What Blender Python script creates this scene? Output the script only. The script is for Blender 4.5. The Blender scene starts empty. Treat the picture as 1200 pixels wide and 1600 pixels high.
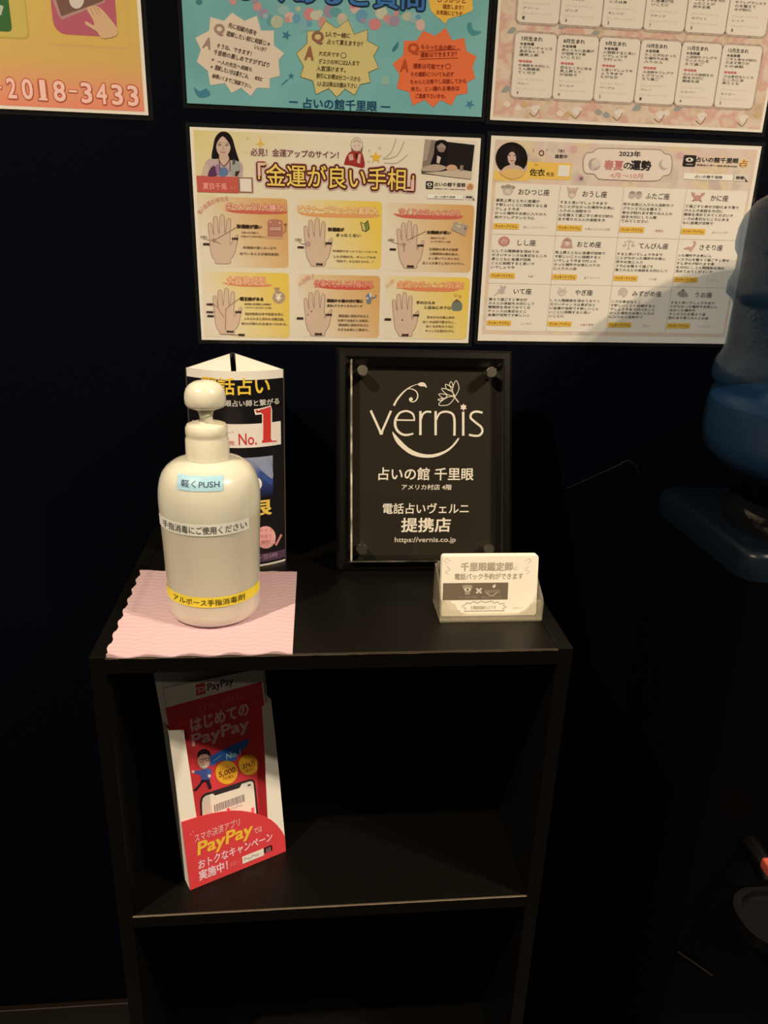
import bpy, bmesh, math, random
import numpy as np
from mathutils import Vector, Matrix
from mathutils.geometry import tessellate_polygon
random.seed(7)

# ------------------------------------------------------------------ camera, light, exposure
CAM = np.array([-0.0347, -0.8671, 1.2146])
YAW, PITCH, ROLL, FPX = 0.1076, 0.3529, 0.0358, 1191.45
_f = np.array([math.sin(YAW)*math.cos(PITCH), math.cos(YAW)*math.cos(PITCH), -math.sin(PITCH)])
_r0 = np.array([math.cos(YAW), -math.sin(YAW), 0.0]); _u0 = np.cross(_r0, _f)
_c, _s = math.cos(ROLL), math.sin(ROLL)
CR = _c*_r0 + _s*_u0; CU = -_s*_r0 + _c*_u0; CF = _f

scene = bpy.context.scene
COL = scene.collection
cd = bpy.data.cameras.new('camera'); cd.sensor_fit = 'VERTICAL'; cd.sensor_height = 24.0
cd.lens = FPX/1600.0*24.0; cd.clip_start = 0.01; cd.clip_end = 50
cam = bpy.data.objects.new('camera', cd); COL.objects.link(cam)
cam.matrix_world = Matrix(((CR[0], CU[0], -CF[0], CAM[0]), (CR[1], CU[1], -CF[1], CAM[1]), (CR[2], CU[2], -CF[2], CAM[2]), (0, 0, 0, 1)))
scene.camera = cam

w = bpy.data.worlds.new('dim_room'); scene.world = w; w.use_nodes = True
w.node_tree.nodes['Background'].inputs[0].default_value = (1.0, 0.75, 0.5, 1)
w.node_tree.nodes['Background'].inputs[1].default_value = 0.012

def lamp(name, loc, power, radius=0.03, color=(1.0, 0.79, 0.53), cone=None):
    l = bpy.data.lights.new(name, 'SPOT' if cone else 'POINT'); l.energy = power; l.shadow_soft_size = radius; l.color = color
    if cone: l.spot_size = math.radians(cone); l.spot_blend = 1.0
    o = bpy.data.objects.new(name, l); COL.objects.link(o); o.location = loc
    return o
# ceiling downlights of the room, all out of frame and shining straight down: front left, a cluster front right, a weak bulb further back
lamp('ceiling_downlight', (-0.94, -1.03, 2.45), 186, .022, cone=150)
for i, (dx, dy) in enumerate(((0, 0), (.16, -.05), (.05, -.18))):
    lamp('ceiling_downlight', (1.25+dx, -0.97+dy, 2.45), 91, .022, cone=150)
lamp('ceiling_bulb', (-0.35, -2.3, 2.4), 9)

vs = scene.view_settings
scene.display_settings.display_device = 'sRGB'
vs.view_transform = 'Standard'; vs.look = 'None'; vs.exposure = 0.0; vs.gamma = 1.0
try: vs.use_curve_mapping = False
except Exception: pass

# ------------------------------------------------------------------ photo geometry helpers
def ray(px, py):
    return CF + (px-600)/FPX*CR - (py-800)/FPX*CU

class Plane:
    """a real flat surface: origin, right axis, up axis"""
    def __init__(s, o, ux, uy):
        s.o = np.array(o, float); s.ux = np.array(ux, float)/np.linalg.norm(ux); s.uy = np.array(uy, float)/np.linalg.norm(uy)
        s.n = np.cross(s.ux, s.uy)
    def loc(s, px, py):
        d = ray(px, py); t = ((s.o-CAM) @ s.n)/(d @ s.n); P = CAM+t*d-s.o
        return (float(P @ s.ux), float(P @ s.uy))
    def map(s, u, v, h): return (u, v, h)
    def matrix(s):
        a, b, c, o = s.ux, s.uy, s.n, s.o
        return Matrix(((a[0], b[0], c[0], o[0]), (a[1], b[1], c[1], o[1]), (a[2], b[2], c[2], o[2]), (0, 0, 0, 1)))

class Bulge:
    """a real upright surface curved across its width, y = f(x) in local space"""
    def __init__(s, o, f): s.o = np.array(o, float); s.f = f
    def loc(s, px, py):
        d = ray(px, py); u = 0.0
        for _ in range(25):
            y = s.o[1]+s.f(u); t = (y-CAM[1])/d[1]; u = u*.4+.6*(CAM[0]+t*d[0]-s.o[0])
        return (float(u), float(CAM[2]+t*d[2]-s.o[2]))
    def map(s, u, v, h):
        e = 1e-4; g = (s.f(u+e)-s.f(u-e))/(2*e); k = 1/math.sqrt(1+g*g)
        return (u+g*k*h, s.f(u)-k*h, v)
    def matrix(s): return Matrix.Translation(Vector(s.o))

# ------------------------------------------------------------------ materials
def lin(c):
    c = c/255.0
    return c/12.92 if c <= .04045 else ((c+.055)/1.055)**2.4
WHITE = (226, 206, 172)
def albedo(c, white=None):
    white = white or WHITE
    return tuple(min(.95, .86*lin(a)/lin(b)) for a, b in zip(c, white))
_M = {}
def mat(name, color, rough=.5, spec=.4, **kw):
    key = (name, tuple(round(x, 4) for x in color), rough, spec, tuple(sorted(kw.items())))
    if key in _M: return _M[key]
    m = bpy.data.materials.new(name); m.use_nodes = True; b = m.node_tree.nodes['Principled BSDF']
    b.inputs['Base Color'].default_value = (*color, 1); b.inputs['Roughness'].default_value = rough
    b.inputs['Specular IOR Level'].default_value = spec
    for k, v in kw.items(): b.inputs[k].default_value = v
    _M[key] = m
    return m
def ink(c, white=None, rough=.42, spec=.25): return mat('printed_ink', albedo(c, white), rough, spec)
def nodes(m):
    nt = m.node_tree
    return nt, nt.nodes, nt.links, nt.nodes['Principled BSDF']
def grad(stops, p0, p1, white=None, rough=.42, spec=.25):
    """printed colour gradient: blends along the straight line p0 -> p1 of the sheet's own coordinates"""
    m = bpy.data.materials.new('printed_gradient'); m.use_nodes = True; nt, N, L, b = nodes(m)
    tc = N.new('ShaderNodeTexCoord'); vm = N.new('ShaderNodeVectorMath'); vm.operation = 'SUBTRACT'
    L.new(tc.outputs['Object'], vm.inputs[0]); vm.inputs[1].default_value = (p0[0], p0[1], 0) if len(p0) == 2 else p0
    d = np.array(p1, float)-np.array(p0, float)
    if len(d) == 2: d = np.append(d, 0)
    d = d/(d @ d)
    dt = N.new('ShaderNodeVectorMath'); dt.operation = 'DOT_PRODUCT'; L.new(vm.outputs[0], dt.inputs[0]); dt.inputs[1].default_value = tuple(d)
    cr = N.new('ShaderNodeValToRGB'); L.new(dt.outputs['Value'], cr.inputs[0])
    e = cr.color_ramp.elements
    while len(e) < len(stops): e.new(.5)
    for el, (p, c) in zip(e, stops): el.position = p; el.color = (*albedo(c, white), 1)
    L.new(cr.outputs[0], b.inputs['Base Color']); b.inputs['Roughness'].default_value = rough; b.inputs['Specular IOR Level'].default_value = spec
    return m
def blotch(stops, scale, white=None, detail=4, rough=.42):
    """printed watercolour blotches"""
    m = bpy.data.materials.new('printed_watercolour'); m.use_nodes = True; nt, N, L, b = nodes(m)
    tc = N.new('ShaderNodeTexCoord'); no = N.new('ShaderNodeTexNoise'); no.inputs['Scale'].default_value = scale; no.inputs['Detail'].default_value = detail
    L.new(tc.outputs['Object'], no.inputs['Vector'])
    cr = N.new('ShaderNodeValToRGB'); L.new(no.outputs[0], cr.inputs[0]); e = cr.color_ramp.elements
    while len(e) < len(stops): e.new(.5)
    for el, (p, c) in zip(e, stops): el.position = p; el.color = (*albedo(c, white), 1)
    L.new(cr.outputs[0], b.inputs['Base Color']); b.inputs['Roughness'].default_value = rough; b.inputs['Specular IOR Level'].default_value = .25
    return m
def bumpy(m, scale, strength, dist=.001, detail=3):
    nt, N, L, b = nodes(m)
    tc = N.new('ShaderNodeTexCoord'); no = N.new('ShaderNodeTexNoise'); no.inputs['Scale'].default_value = scale; no.inputs['Detail'].default_value = detail
    L.new(tc.outputs['Object'], no.inputs['Vector'])
    bp = N.new('ShaderNodeBump'); bp.inputs['Strength'].default_value = strength; bp.inputs['Distance'].default_value = dist
    L.new(no.outputs[0], bp.inputs['Height']); L.new(bp.outputs[0], b.inputs['Normal'])
    return m
def clear(name, tint, rough=.05, spec_ior=1.49, haze=0.0, haze_col=(.8, .8, .75)):
    """thin clear plastic: see-through by its tint, glossy by Fresnel, a little milky by haze"""
    m = bpy.data.materials.new(name); m.use_nodes = True; nt = m.node_tree; N, L = nt.nodes, nt.links
    for n in list(N):
        if n.type == 'BSDF_PRINCIPLED': N.remove(n)
    out = N['Material Output']; tr = N.new('ShaderNodeBsdfTransparent'); tr.inputs[0].default_value = (*tint, 1)
    gl = N.new('ShaderNodeBsdfGlossy'); gl.inputs['Roughness'].default_value = rough
    fr = N.new('ShaderNodeFresnel'); fr.inputs['IOR'].default_value = spec_ior
    mx = N.new('ShaderNodeMixShader')
    ge = N.new('ShaderNodeNewGeometry'); k1 = N.new('ShaderNodeMath'); k1.operation = 'SUBTRACT'; k1.inputs[0].default_value = 1.0; L.new(ge.outputs['Backfacing'], k1.inputs[1])
    k2 = N.new('ShaderNodeMath'); k2.operation = 'MULTIPLY'; L.new(fr.outputs[0], k2.inputs[0]); L.new(k1.outputs[0], k2.inputs[1]); L.new(k2.outputs[0], mx.inputs[0])     # only the outer faces mirror
    if haze > 0:
        df = N.new('ShaderNodeBsdfDiffuse'); df.inputs[0].default_value = (*haze_col, 1)
        m2 = N.new('ShaderNodeMixShader'); m2.inputs[0].default_value = haze
        L.new(tr.outputs[0], m2.inputs[1]); L.new(df.outputs[0], m2.inputs[2]); L.new(m2.outputs[0], mx.inputs[1])
    else: L.new(tr.outputs[0], mx.inputs[1])
    L.new(gl.outputs[0], mx.inputs[2]); L.new(mx.outputs[0], out.inputs[0])
    return m

# ------------------------------------------------------------------ object helpers
def link(name, mesh, parent=None):
    o = bpy.data.objects.new(name, mesh); COL.objects.link(o)
    if parent: o.parent = parent
    return o
def tag(o, label=None, cat=None, group=None, kind=None):
    if label: o['label'] = label
    if cat: o['category'] = cat
    if group: o['group'] = group
    if kind: o['kind'] = kind
    return o
def thing(name, label, cat, matrix=None, group=None):
    o = link(name, None)
    if matrix is not None: o.matrix_world = matrix
    return tag(o, label, cat, group)
def from_bm(name, bm, m, parent=None, smooth=False):
    me = bpy.data.meshes.new(name); bm.normal_update(); bm.to_mesh(me); bm.free()
    for x in (m if isinstance(m, (list, tuple)) else [m]): me.materials.append(x)
    if smooth:
        for p in me.polygons: p.use_smooth = True
        try: me.set_sharp_from_angle(angle=math.radians(smooth if smooth is not True else 40))
        except Exception: pass
    return link(name, me, parent)
def box(bm, x0, x1, y0, y1, z0, z1, bev=0.0, mi=0):
    r = bmesh.ops.create_cube(bm, size=1.0)
    for v in r['verts']:
        v.co = Vector(((x0+x1)/2+v.co.x*(x1-x0), (y0+y1)/2+v.co.y*(y1-y0), (z0+z1)/2+v.co.z*(z1-z0)))
    fs = set(f for v in r['verts'] for f in v.link_faces)
    for f in fs: f.material_index = mi
    if bev > 0:
        es = list(set(e for v in r['verts'] for e in v.link_edges))
        bmesh.ops.bevel(bm, geom=es, offset=bev, segments=2, profile=.5, affect='EDGES')
def lathe(bm, prof, cx=0, cy=0, seg=64, mi=0, cap0=False, cap1=False, sy=1.0):
    rings = []
    for (r, z) in prof:
        rings.append([bm.verts.new((cx+r*math.cos(2*math.pi*k/seg), cy+sy*r*math.sin(2*math.pi*k/seg), z)) for k in range(seg)])
    for a, b in zip(rings, rings[1:]):
        for k in range(seg):
            f = bm.faces.new((a[k], a[(k+1) % seg], b[(k+1) % seg], b[k])); f.material_index = mi
    if cap0: bm.faces.new(list(reversed(rings[0]))).material_index = mi
    if cap1: bm.faces.new(rings[-1]).material_index = mi
def tube(bm, pts, rad, seg=10, mi=0):
    pts = [Vector(p) for p in pts]; rings = []
    for i, p in enumerate(pts):
        t = (pts[min(i+1, len(pts)-1)]-pts[max(i-1, 0)]).normalized()
        a = t.orthogonal().normalized() if i == 0 else (a-t*a.dot(t)).normalized()
        b = t.cross(a); rr = rad[i] if isinstance(rad, (list, tuple)) else rad
        rings.append([bm.verts.new(p+(a*math.cos(2*math.pi*k/seg)+b*math.sin(2*math.pi*k/seg))*rr) for k in range(seg)])
    for A, B in zip(rings, rings[1:]):
        for k in range(seg):
            bm.faces.new((A[k], A[(k+1) % seg], B[(k+1) % seg], B[k])).material_index = mi
    bm.faces.new(list(reversed(rings[0]))).material_index = mi; bm.faces.new(rings[-1]).material_index = mi
def prism(bm, loop, h0, h1, fn=lambda u, v, h: (u, v, h), mi=0):
    """extrude a 2-D loop from h0 to h1"""
    n = len(loop)
    if sum(loop[i][0]*loop[(i+1) % n][1]-loop[(i+1) % n][0]*loop[i][1] for i in range(n)) < 0: loop = loop[::-1]
    A = [bm.verts.new(fn(u, v, h0)) for u, v in loop]; B = [bm.verts.new(fn(u, v, h1)) for u, v in loop]
    for i in range(n): bm.faces.new((A[i], A[(i+1) % n], B[(i+1) % n], B[i])).material_index = mi
    for t in tessellate_polygon([[Vector((u, v, 0)) for u, v in loop]]):
        bm.faces.new([B[k] for k in t]).material_index = mi; bm.faces.new([A[k] for k in reversed(t)]).material_index = mi
    bmesh.ops.recalc_face_normals(bm, faces=bm.faces[:])
def smooth_line(p, n=6, closed=False):
    p = [np.array(q, float) for q in p]; out = []; m = len(p)
    rng = range(m) if closed else range(m-1)
    for i in rng:
        a, b, c, d = (p[(i-1) % m], p[i], p[(i+1) % m], p[(i+2) % m]) if closed else (p[max(i-1, 0)], p[i], p[i+1], p[min(i+2, m-1)])
        for k in range(n):
            t = k/n
            out.append(tuple(.5*((2*b)+(-a+c)*t+(2*a-5*b+4*c-d)*t*t+(-a+3*b-3*c+d)*t**3)))
    if not closed: out.append(tuple(p[-1]))
    return out

# ------------------------------------------------------------------ lettering and flat print
_G = {}
def glyphs(s, bold=0.0, res=2):
    key = (s, bold, res)
    if key in _G: return _G[key]
    c = bpy.data.curves.new('lettering', 'FONT'); c.body = s; c.size = 1; c.resolution_u = res; c.offset = bold
    o = bpy.data.objects.new('lettering', c); me = bpy.data.meshes.new_from_object(o)
    vs_ = np.array([v.co[:2] for v in me.vertices]); fs = [tuple(p.vertices) for p in me.polygons]
    bpy.data.objects.remove(o); bpy.data.curves.remove(c); bpy.data.meshes.remove(me)
    _G[key] = (vs_, fs); return _G[key]

LH = 9e-5
def shifts(b):
    """places of the copies that thicken a letter by b"""
    if b <= 0: return [(0, 0)]
    if b < .035: return [(b*.8*x, b*.8*y) for x, y in ((-1, -1), (1, -1), (1, 1), (-1, 1))]
    out = []; n = max(1, math.ceil(b/.05))
    for k in range(1, n+1):
        r = b*k/n; m_ = 8 if k == 1 else 14
        out += [(r*math.cos(2*math.pi*q/m_), r*math.sin(2*math.pi*q/m_)) for q in range(m_)]
    return out
class Print:
    """flat printed shapes on a surface, gathered into ONE mesh; pixel coordinates are turned into places on the surface"""
    def __init__(s, surf, white=None, rough=.42, spec=.25, base=0.0):
        s.S = surf; s.white = white; s.rough = rough; s.spec = spec; s.base = base; s.V = []; s.F = []; s.MI = []; s.ms = []; s.n = 0
    def m(s, c):
        if isinstance(c, bpy.types.Material): x = c
        else: x = ink(c, s.white, s.rough, s.spec)
        if x not in s.ms: s.ms.append(x)
        return s.ms.index(x)
    def add(s, uv, faces, c, layer, dh=0.0):
        if not dh: s.n += 1; dh = s.n*9e-7      # later ink lies on earlier ink
        k = len(s.V); mi = s.m(c); h = s.base+(layer+1)*LH+dh
        s.V += [s.S.map(u, v, h) for u, v in uv]
        for f in faces: s.F.append(tuple(k+i for i in f)); s.MI.append(mi)
    def L(s, p): return s.S.loc(*p)
    def polyuv(s, uv, c, layer):
        uv = [(float(p[0]), float(p[1])) for p in uv]
        if isinstance(s.S, Bulge) and max(p[0] for p in uv)-min(p[0] for p in uv) > .004:     # slice upright so that it follows the curve
            x = min(p[0] for p in uv); xe = max(p[0] for p in uv)
            while x < xe-1e-7:
                q = uv
                for sgn, lim in ((1, x), (-1, min(x+.003, xe))):
                    o = []
                    for (a, b) in zip(q, q[1:]+q[:1]):
                        ia, ib = sgn*(a[0]-lim) >= 0, sgn*(b[0]-lim) >= 0
                        if ia: o.append(a)
                        if ia != ib: t = (lim-a[0])/(b[0]-a[0]); o.append((lim, a[1]+t*(b[1]-a[1])))
                    q = o
                    if len(q) < 3: break
                if len(q) >= 3: s.flatpoly(q, c, layer)
                x += .003
            return
        s.flatpoly(uv, c, layer)
    def flatpoly(s, uv, c, layer):
        tr = tessellate_polygon([[Vector((u, v, 0)) for u, v in uv]]); out = []
        for t in tr:
            a, b, d = (uv[i] for i in t)
            out.append(t if (b[0]-a[0])*(d[1]-a[1])-(b[1]-a[1])*(d[0]-a[0]) > 0 else t[::-1])
        s.add(uv, out, c, layer)
    def poly(s, pts, c, layer, n=0):
        if n: pts = smooth_line(pts, n, True)
        s.polyuv([s.L(p) for p in pts], c, layer)
    def rectuv(s, u0, v0, u1, v1, c, layer, r=0.0, nx=1):
        u0, u1 = sorted((u0, u1)); v0, v1 = sorted((v0, v1))
        if r > 0 and nx == 1:
            pts = []
            for cx, cy, a0 in ((u1-r, v1-r, 0), (u0+r, v1-r, 90), (u0+r, v0+r, 180), (u1-r, v0+r, 270)):
                pts += [(cx+r*math.cos(math.radians(a0+a)), cy+r*math.sin(math.radians(a0+a))) for a in (0, 22, 45, 68, 90)]
            s.polyuv(pts, c, layer); return
        uv = []; f = []
        for i in range(nx+1):
            u = u0+(u1-u0)*i/nx; uv += [(u, v0), (u, v1)]
        for i in range(nx): f.append((2*i, 2*i+2, 2*i+3, 2*i+1))
        s.add(uv, f, c, layer)
    def rect(s, x0, y0, x1, y1, c, layer, r=0.0, nx=1):
        a, b = s.L((x0, y0)), s.L((x1, y1)); s.rectuv(a[0], a[1], b[0], b[1], c, layer, r, nx)
    def disc(s, x, y, r, c, layer, ry=None, n=24):
        """centre and radius in photo pixels"""
        s.poly([(x+r*math.cos(2*math.pi*k/n), y+(ry or r)*math.sin(2*math.pi*k/n)) for k in range(n)], c, layer)
    def star(s, x, y, r, c, layer, n=5, k=.42, rot=-90):
        s.poly([(x+(r if i % 2 == 0 else r*k)*math.cos(math.radians(rot+i*180/n)), y+(r if i % 2 == 0 else r*k)*math.sin(math.radians(rot+i*180/n))) for i in range(2*n)], c, layer)
    def line(s, pts, wd, c, layer, n=0, closed=False):
        """stroke; width in photo pixels, one number or one per point"""
        if n:
            if isinstance(wd, (list, tuple)):
                q = smooth_line([(p[0], p[1], w_) for p, w_ in zip(pts, wd)], n, closed); pts = [a[:2] for a in q]; wd = [a[2] for a in q]
            else: pts = smooth_line(pts, n, closed)
        P = [np.array(p, float) for p in pts]; m_ = len(P); A = []; B = []
        for i, p in enumerate(P):
            if closed: t = P[(i+1) % m_]-P[i-1]
            else: t = P[min(i+1, m_-1)]-P[max(i-1, 0)]
            t = t/(np.linalg.norm(t)+1e-9); nn = np.array([-t[1], t[0]])*((wd[i] if isinstance(wd, (list, tuple)) else wd)/2)
            A.append(s.L(p+nn)); B.append(s.L(p-nn))
        fs = []
        for i in range(m_ if closed else m_-1):
            j = (i+1) % m_; fs.append((i, j, m_+j, m_+i))
        s.add(A+B, fs, c, layer)
    def textuv(s, t, u0, v0, u1, v1, c, layer, bold=0.0, res=2, outl=(), slant=0.0):
        """lettering whose ink box fills u0..u1, v0..v1; outl = wider copies laid underneath"""
        b, _ = glyphs(t, 0.0, res); lo, hi = b.min(0), b.max(0); hi = np.maximum(hi, lo+1e-4)
        k = np.array([(u1-u0)/(hi[0]-lo[0]), (v1-v0)/(hi[1]-lo[1])])
        lays = [(o_, c_) for o_, c_ in outl]+[(bold, c)]
        for i, (o_, c_) in enumerate(lays):
            v, f = glyphs(t, 0.0, res)
            for j, d in enumerate(shifts(o_)):
                q = (v+np.array(d)-lo)*k+np.array([u0, v0])
                if slant: q[:, 0] += (q[:, 1]-v0)*slant
                s.add([tuple(x) for x in q], f, c_, layer+i, 6e-7+j*8e-7)
    def text(s, t, x0, y0, x1, y1, c, layer, bold=0.0, res=2, outl=(), slant=0.0):
        a, b = s.L((x0, y0)), s.L((x1, y1)); s.textuv(t, a[0], b[1], b[0], a[1], c, layer, bold, res, outl, slant)
    def rtext(s, t, a, b, hpx, c, layer, bold=0.0, res=2, outl=()):
        """lettering along the line a -> b (photo pixels, centre line), hpx high"""
        a, b = np.array(a, float), np.array(b, float); d = (b-a)/np.linalg.norm(b-a); nn = np.array([d[1], -d[0]])
        v0, _ = glyphs(t, 0.0, res); lo, hi = v0.min(0), v0.max(0); hi = np.maximum(hi, lo+1e-4)
        for i, (o_, c_) in enumerate(list(outl)+[(bold, c)]):
            v, f = glyphs(t, 0.0, res)
            for j, d in enumerate(shifts(o_)):
                q = (v+np.array(d)-lo)/(hi-lo)
                s.add([s.L(a+(b-a)*x+nn*(y-.5)*hpx) for x, y in q], f, c_, layer+i, 6e-7+j*8e-7)
    def arctext(s, t, pts, h, c, layer, bold=0.0, outl=()):
        q = smooth_line(pts, 12); n = len(t)
        for i, ch in enumerate(t):
            a, b = q[int(i/n*(len(q)-1))], q[int((i+.92)/n*(len(q)-1))]
            s.rtext(ch, a, b, h, c, layer, bold, 2, outl)
    def build(s, name, parent=None):
        me = bpy.data.meshes.new(name); me.from_pydata(s.V, [], s.F)
        for x in s.ms: me.materials.append(x)
        me.polygons.foreach_set('material_index', s.MI); me.update()
        return link(name, me, parent)

def copy_tree(o, parent=None):
    c = o.copy(); COL.objects.link(c)
    if parent: c.parent = parent
    for ch in [x for x in bpy.data.objects if x.parent == o]: copy_tree(ch, c)
    return c

# ================================================================== THE SETTING
m_wall = bumpy(mat('navy_wallpaper', (.0016, .0025, .0072), .6, .03), 420, .35, .0012)
bm = bmesh.new(); box(bm, -1.6, 1.9, 0.0, 0.08, 0, 2.5)
wall = tag(from_bm('wall_back', bm, m_wall), kind='structure')
bm = bmesh.new()
def on_wall(px, py): d = ray(px, py); t = (0-CAM[1])/d[1]; return [CAM[0]+t*d[0], 0, CAM[2]+t*d[2]]
cr_r = [.0008+.0050*(k/25)**1.5*(1 if k < 20 else (25-k)/5.0) for k in range(26)]
tube(bm, [(p[0], r-.0009*r/.004, p[2]) for p, r in zip([on_wall(*q) for q in smooth_line([(884, 764), (930, 744), (965, 728), (980, 721), (992, 727), (1001, 742)], 5)], cr_r)], cr_r, 20)
from_bm('paper_crease', bm, mat('glossy_wallpaper_crease', (.006, .009, .016), .36, .5), wall, 60)
m_floor = bumpy(mat('dark_floor', (.006, .005, .0045), .4, .4), 60, .2)
bm = bmesh.new(); box(bm, -1.6, 1.9, -2.6, 0.08, -.05, 0)
tag(from_bm('floor', bm, m_floor), kind='structure')
m_base = mat('dark_brown_baseboard', (.013, .008, .005), .28, .4)
bm = bmesh.new(); box(bm, -1.6, 1.9, -.010, -.0002, .0005, .1025, .0015)
tag(from_bm('baseboard_back', bm, m_base), kind='structure')

# ================================================================== BLACK STORAGE SHELF
XL, XR, YF, YB, ZT, TK = -.2124, .1960, -.3054, -.0112, .88, .0135
ZS = .5988
m_black = bumpy(mat('black_laminate_board', (.0030, .0026, .0022), .38, .27), 900, .12, .0004)
m_worn = mat('worn_board_edge', (.17, .135, .10), .6, .3)
shelf = thing('storage_shelf', 'black open storage shelf with three tiers under the posters', 'shelf', Matrix.Translation((0, 0, 0)))
for x0, x1 in ((XL, XL+TK), (XR-TK, XR)):
    bm = bmesh.new(); box(bm, x0, x1, YF, YB, .0005, ZT, .0006); from_bm('side_panel', bm, m_black, shelf)
def wear_strip(bm, x0, x1, z, seed):
    """chipped pale line along a board's top front edge, thicker and thinner"""
    rnd = random.Random(seed); n = 60; a = []
    for i in range(n+1):
        x = x0+(x1-x0)*i/n; h = .0002+.0005*rnd.random()*(1 if rnd.random() > .2 else .2)
        a.append((bm.verts.new((x, YF+.0014-.00005, z+.00008)), bm.verts.new((x, YF-.00012, z-.0004)), bm.verts.new((x, YF-.00012, z-.0004-h))))
    for p, q in zip(a, a[1:]):
        for i in range(2): bm.faces.new((p[i], p[i+1], q[i+1], q[i])).material_index = 1
bm = bmesh.new(); box(bm, XL+TK, XR-TK, YF, YB, ZT-.0155, ZT-.001, .0004); wear_strip(bm, XL+TK, XR-TK, ZT-.001, 3)
from_bm('top_board', bm, [m_black, m_worn], shelf)
for z in (ZS, .31):
    bm = bmesh.new(); box(bm, XL+TK, XR-TK, YF+.0005, YB, z-.0145, z, .0004)
    if z == ZS: wear_strip(bm, XL+TK, XR-TK, z, 5)
    from_bm('shelf_board', bm, [m_black, m_worn], shelf)
bm = bmesh.new(); box(bm, XL+TK, XR-TK, YF+.0005, YB, .03, .045, .0004); from_bm('bottom_board', bm, m_black, shelf)
bm = bmesh.new(); box(bm, XL+TK, XR-TK, YB-.004, YB, .045, ZT-.0155); from_bm('back_panel', bm, m_black, shelf)
ZT -= .001     # top of the top board from here on

# ================================================================== POSTERS
film = clear('laminate_film', (.93, .93, .92), .10, 1.3, .012, (.5, .5, .5))
def poster(label, o, ang, wd, ht, paper, film_margin=.004):
    """hung sheet: returns its surface and its Empty (origin = centre of the sheet)"""
    c, s_ = math.cos(ang), math.sin(ang)
    S = Plane((o[0], -.0022, o[1]), (c, 0, s_), (-s_, 0, c))
    e = thing('poster', label, 'poster', S.matrix())
    bm = bmesh.new(); box(bm, -wd/2, wd/2, -ht/2, ht/2, -.0004, 0); from_bm('paper_sheet', bm, paper, e)
    bm = bmesh.new(); f = film_margin; box(bm, -wd/2-f, wd/2+f, -ht/2-f, ht/2+f, -.0009, -.0005); from_bm('laminate_film', bm, film, e)
    return S, e
PAPER = (226, 206, 172)
white_paper = ink(PAPER)
JP1 = '運気上昇とともに金運が活発です新しいことに挑戦すると良いでしょう今まで行ったことがなかった場所やお気に入りの入浴剤やフレグランスで心を整えて過ごすと幸せが訪れます周りの人との会話を大切にして人間関係を深めてみてくださいチャンスは身近なところにあるはずです'
def jp(k, n):
    k = k % (len(JP1)-n); return JP1[k:k+n]

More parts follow.
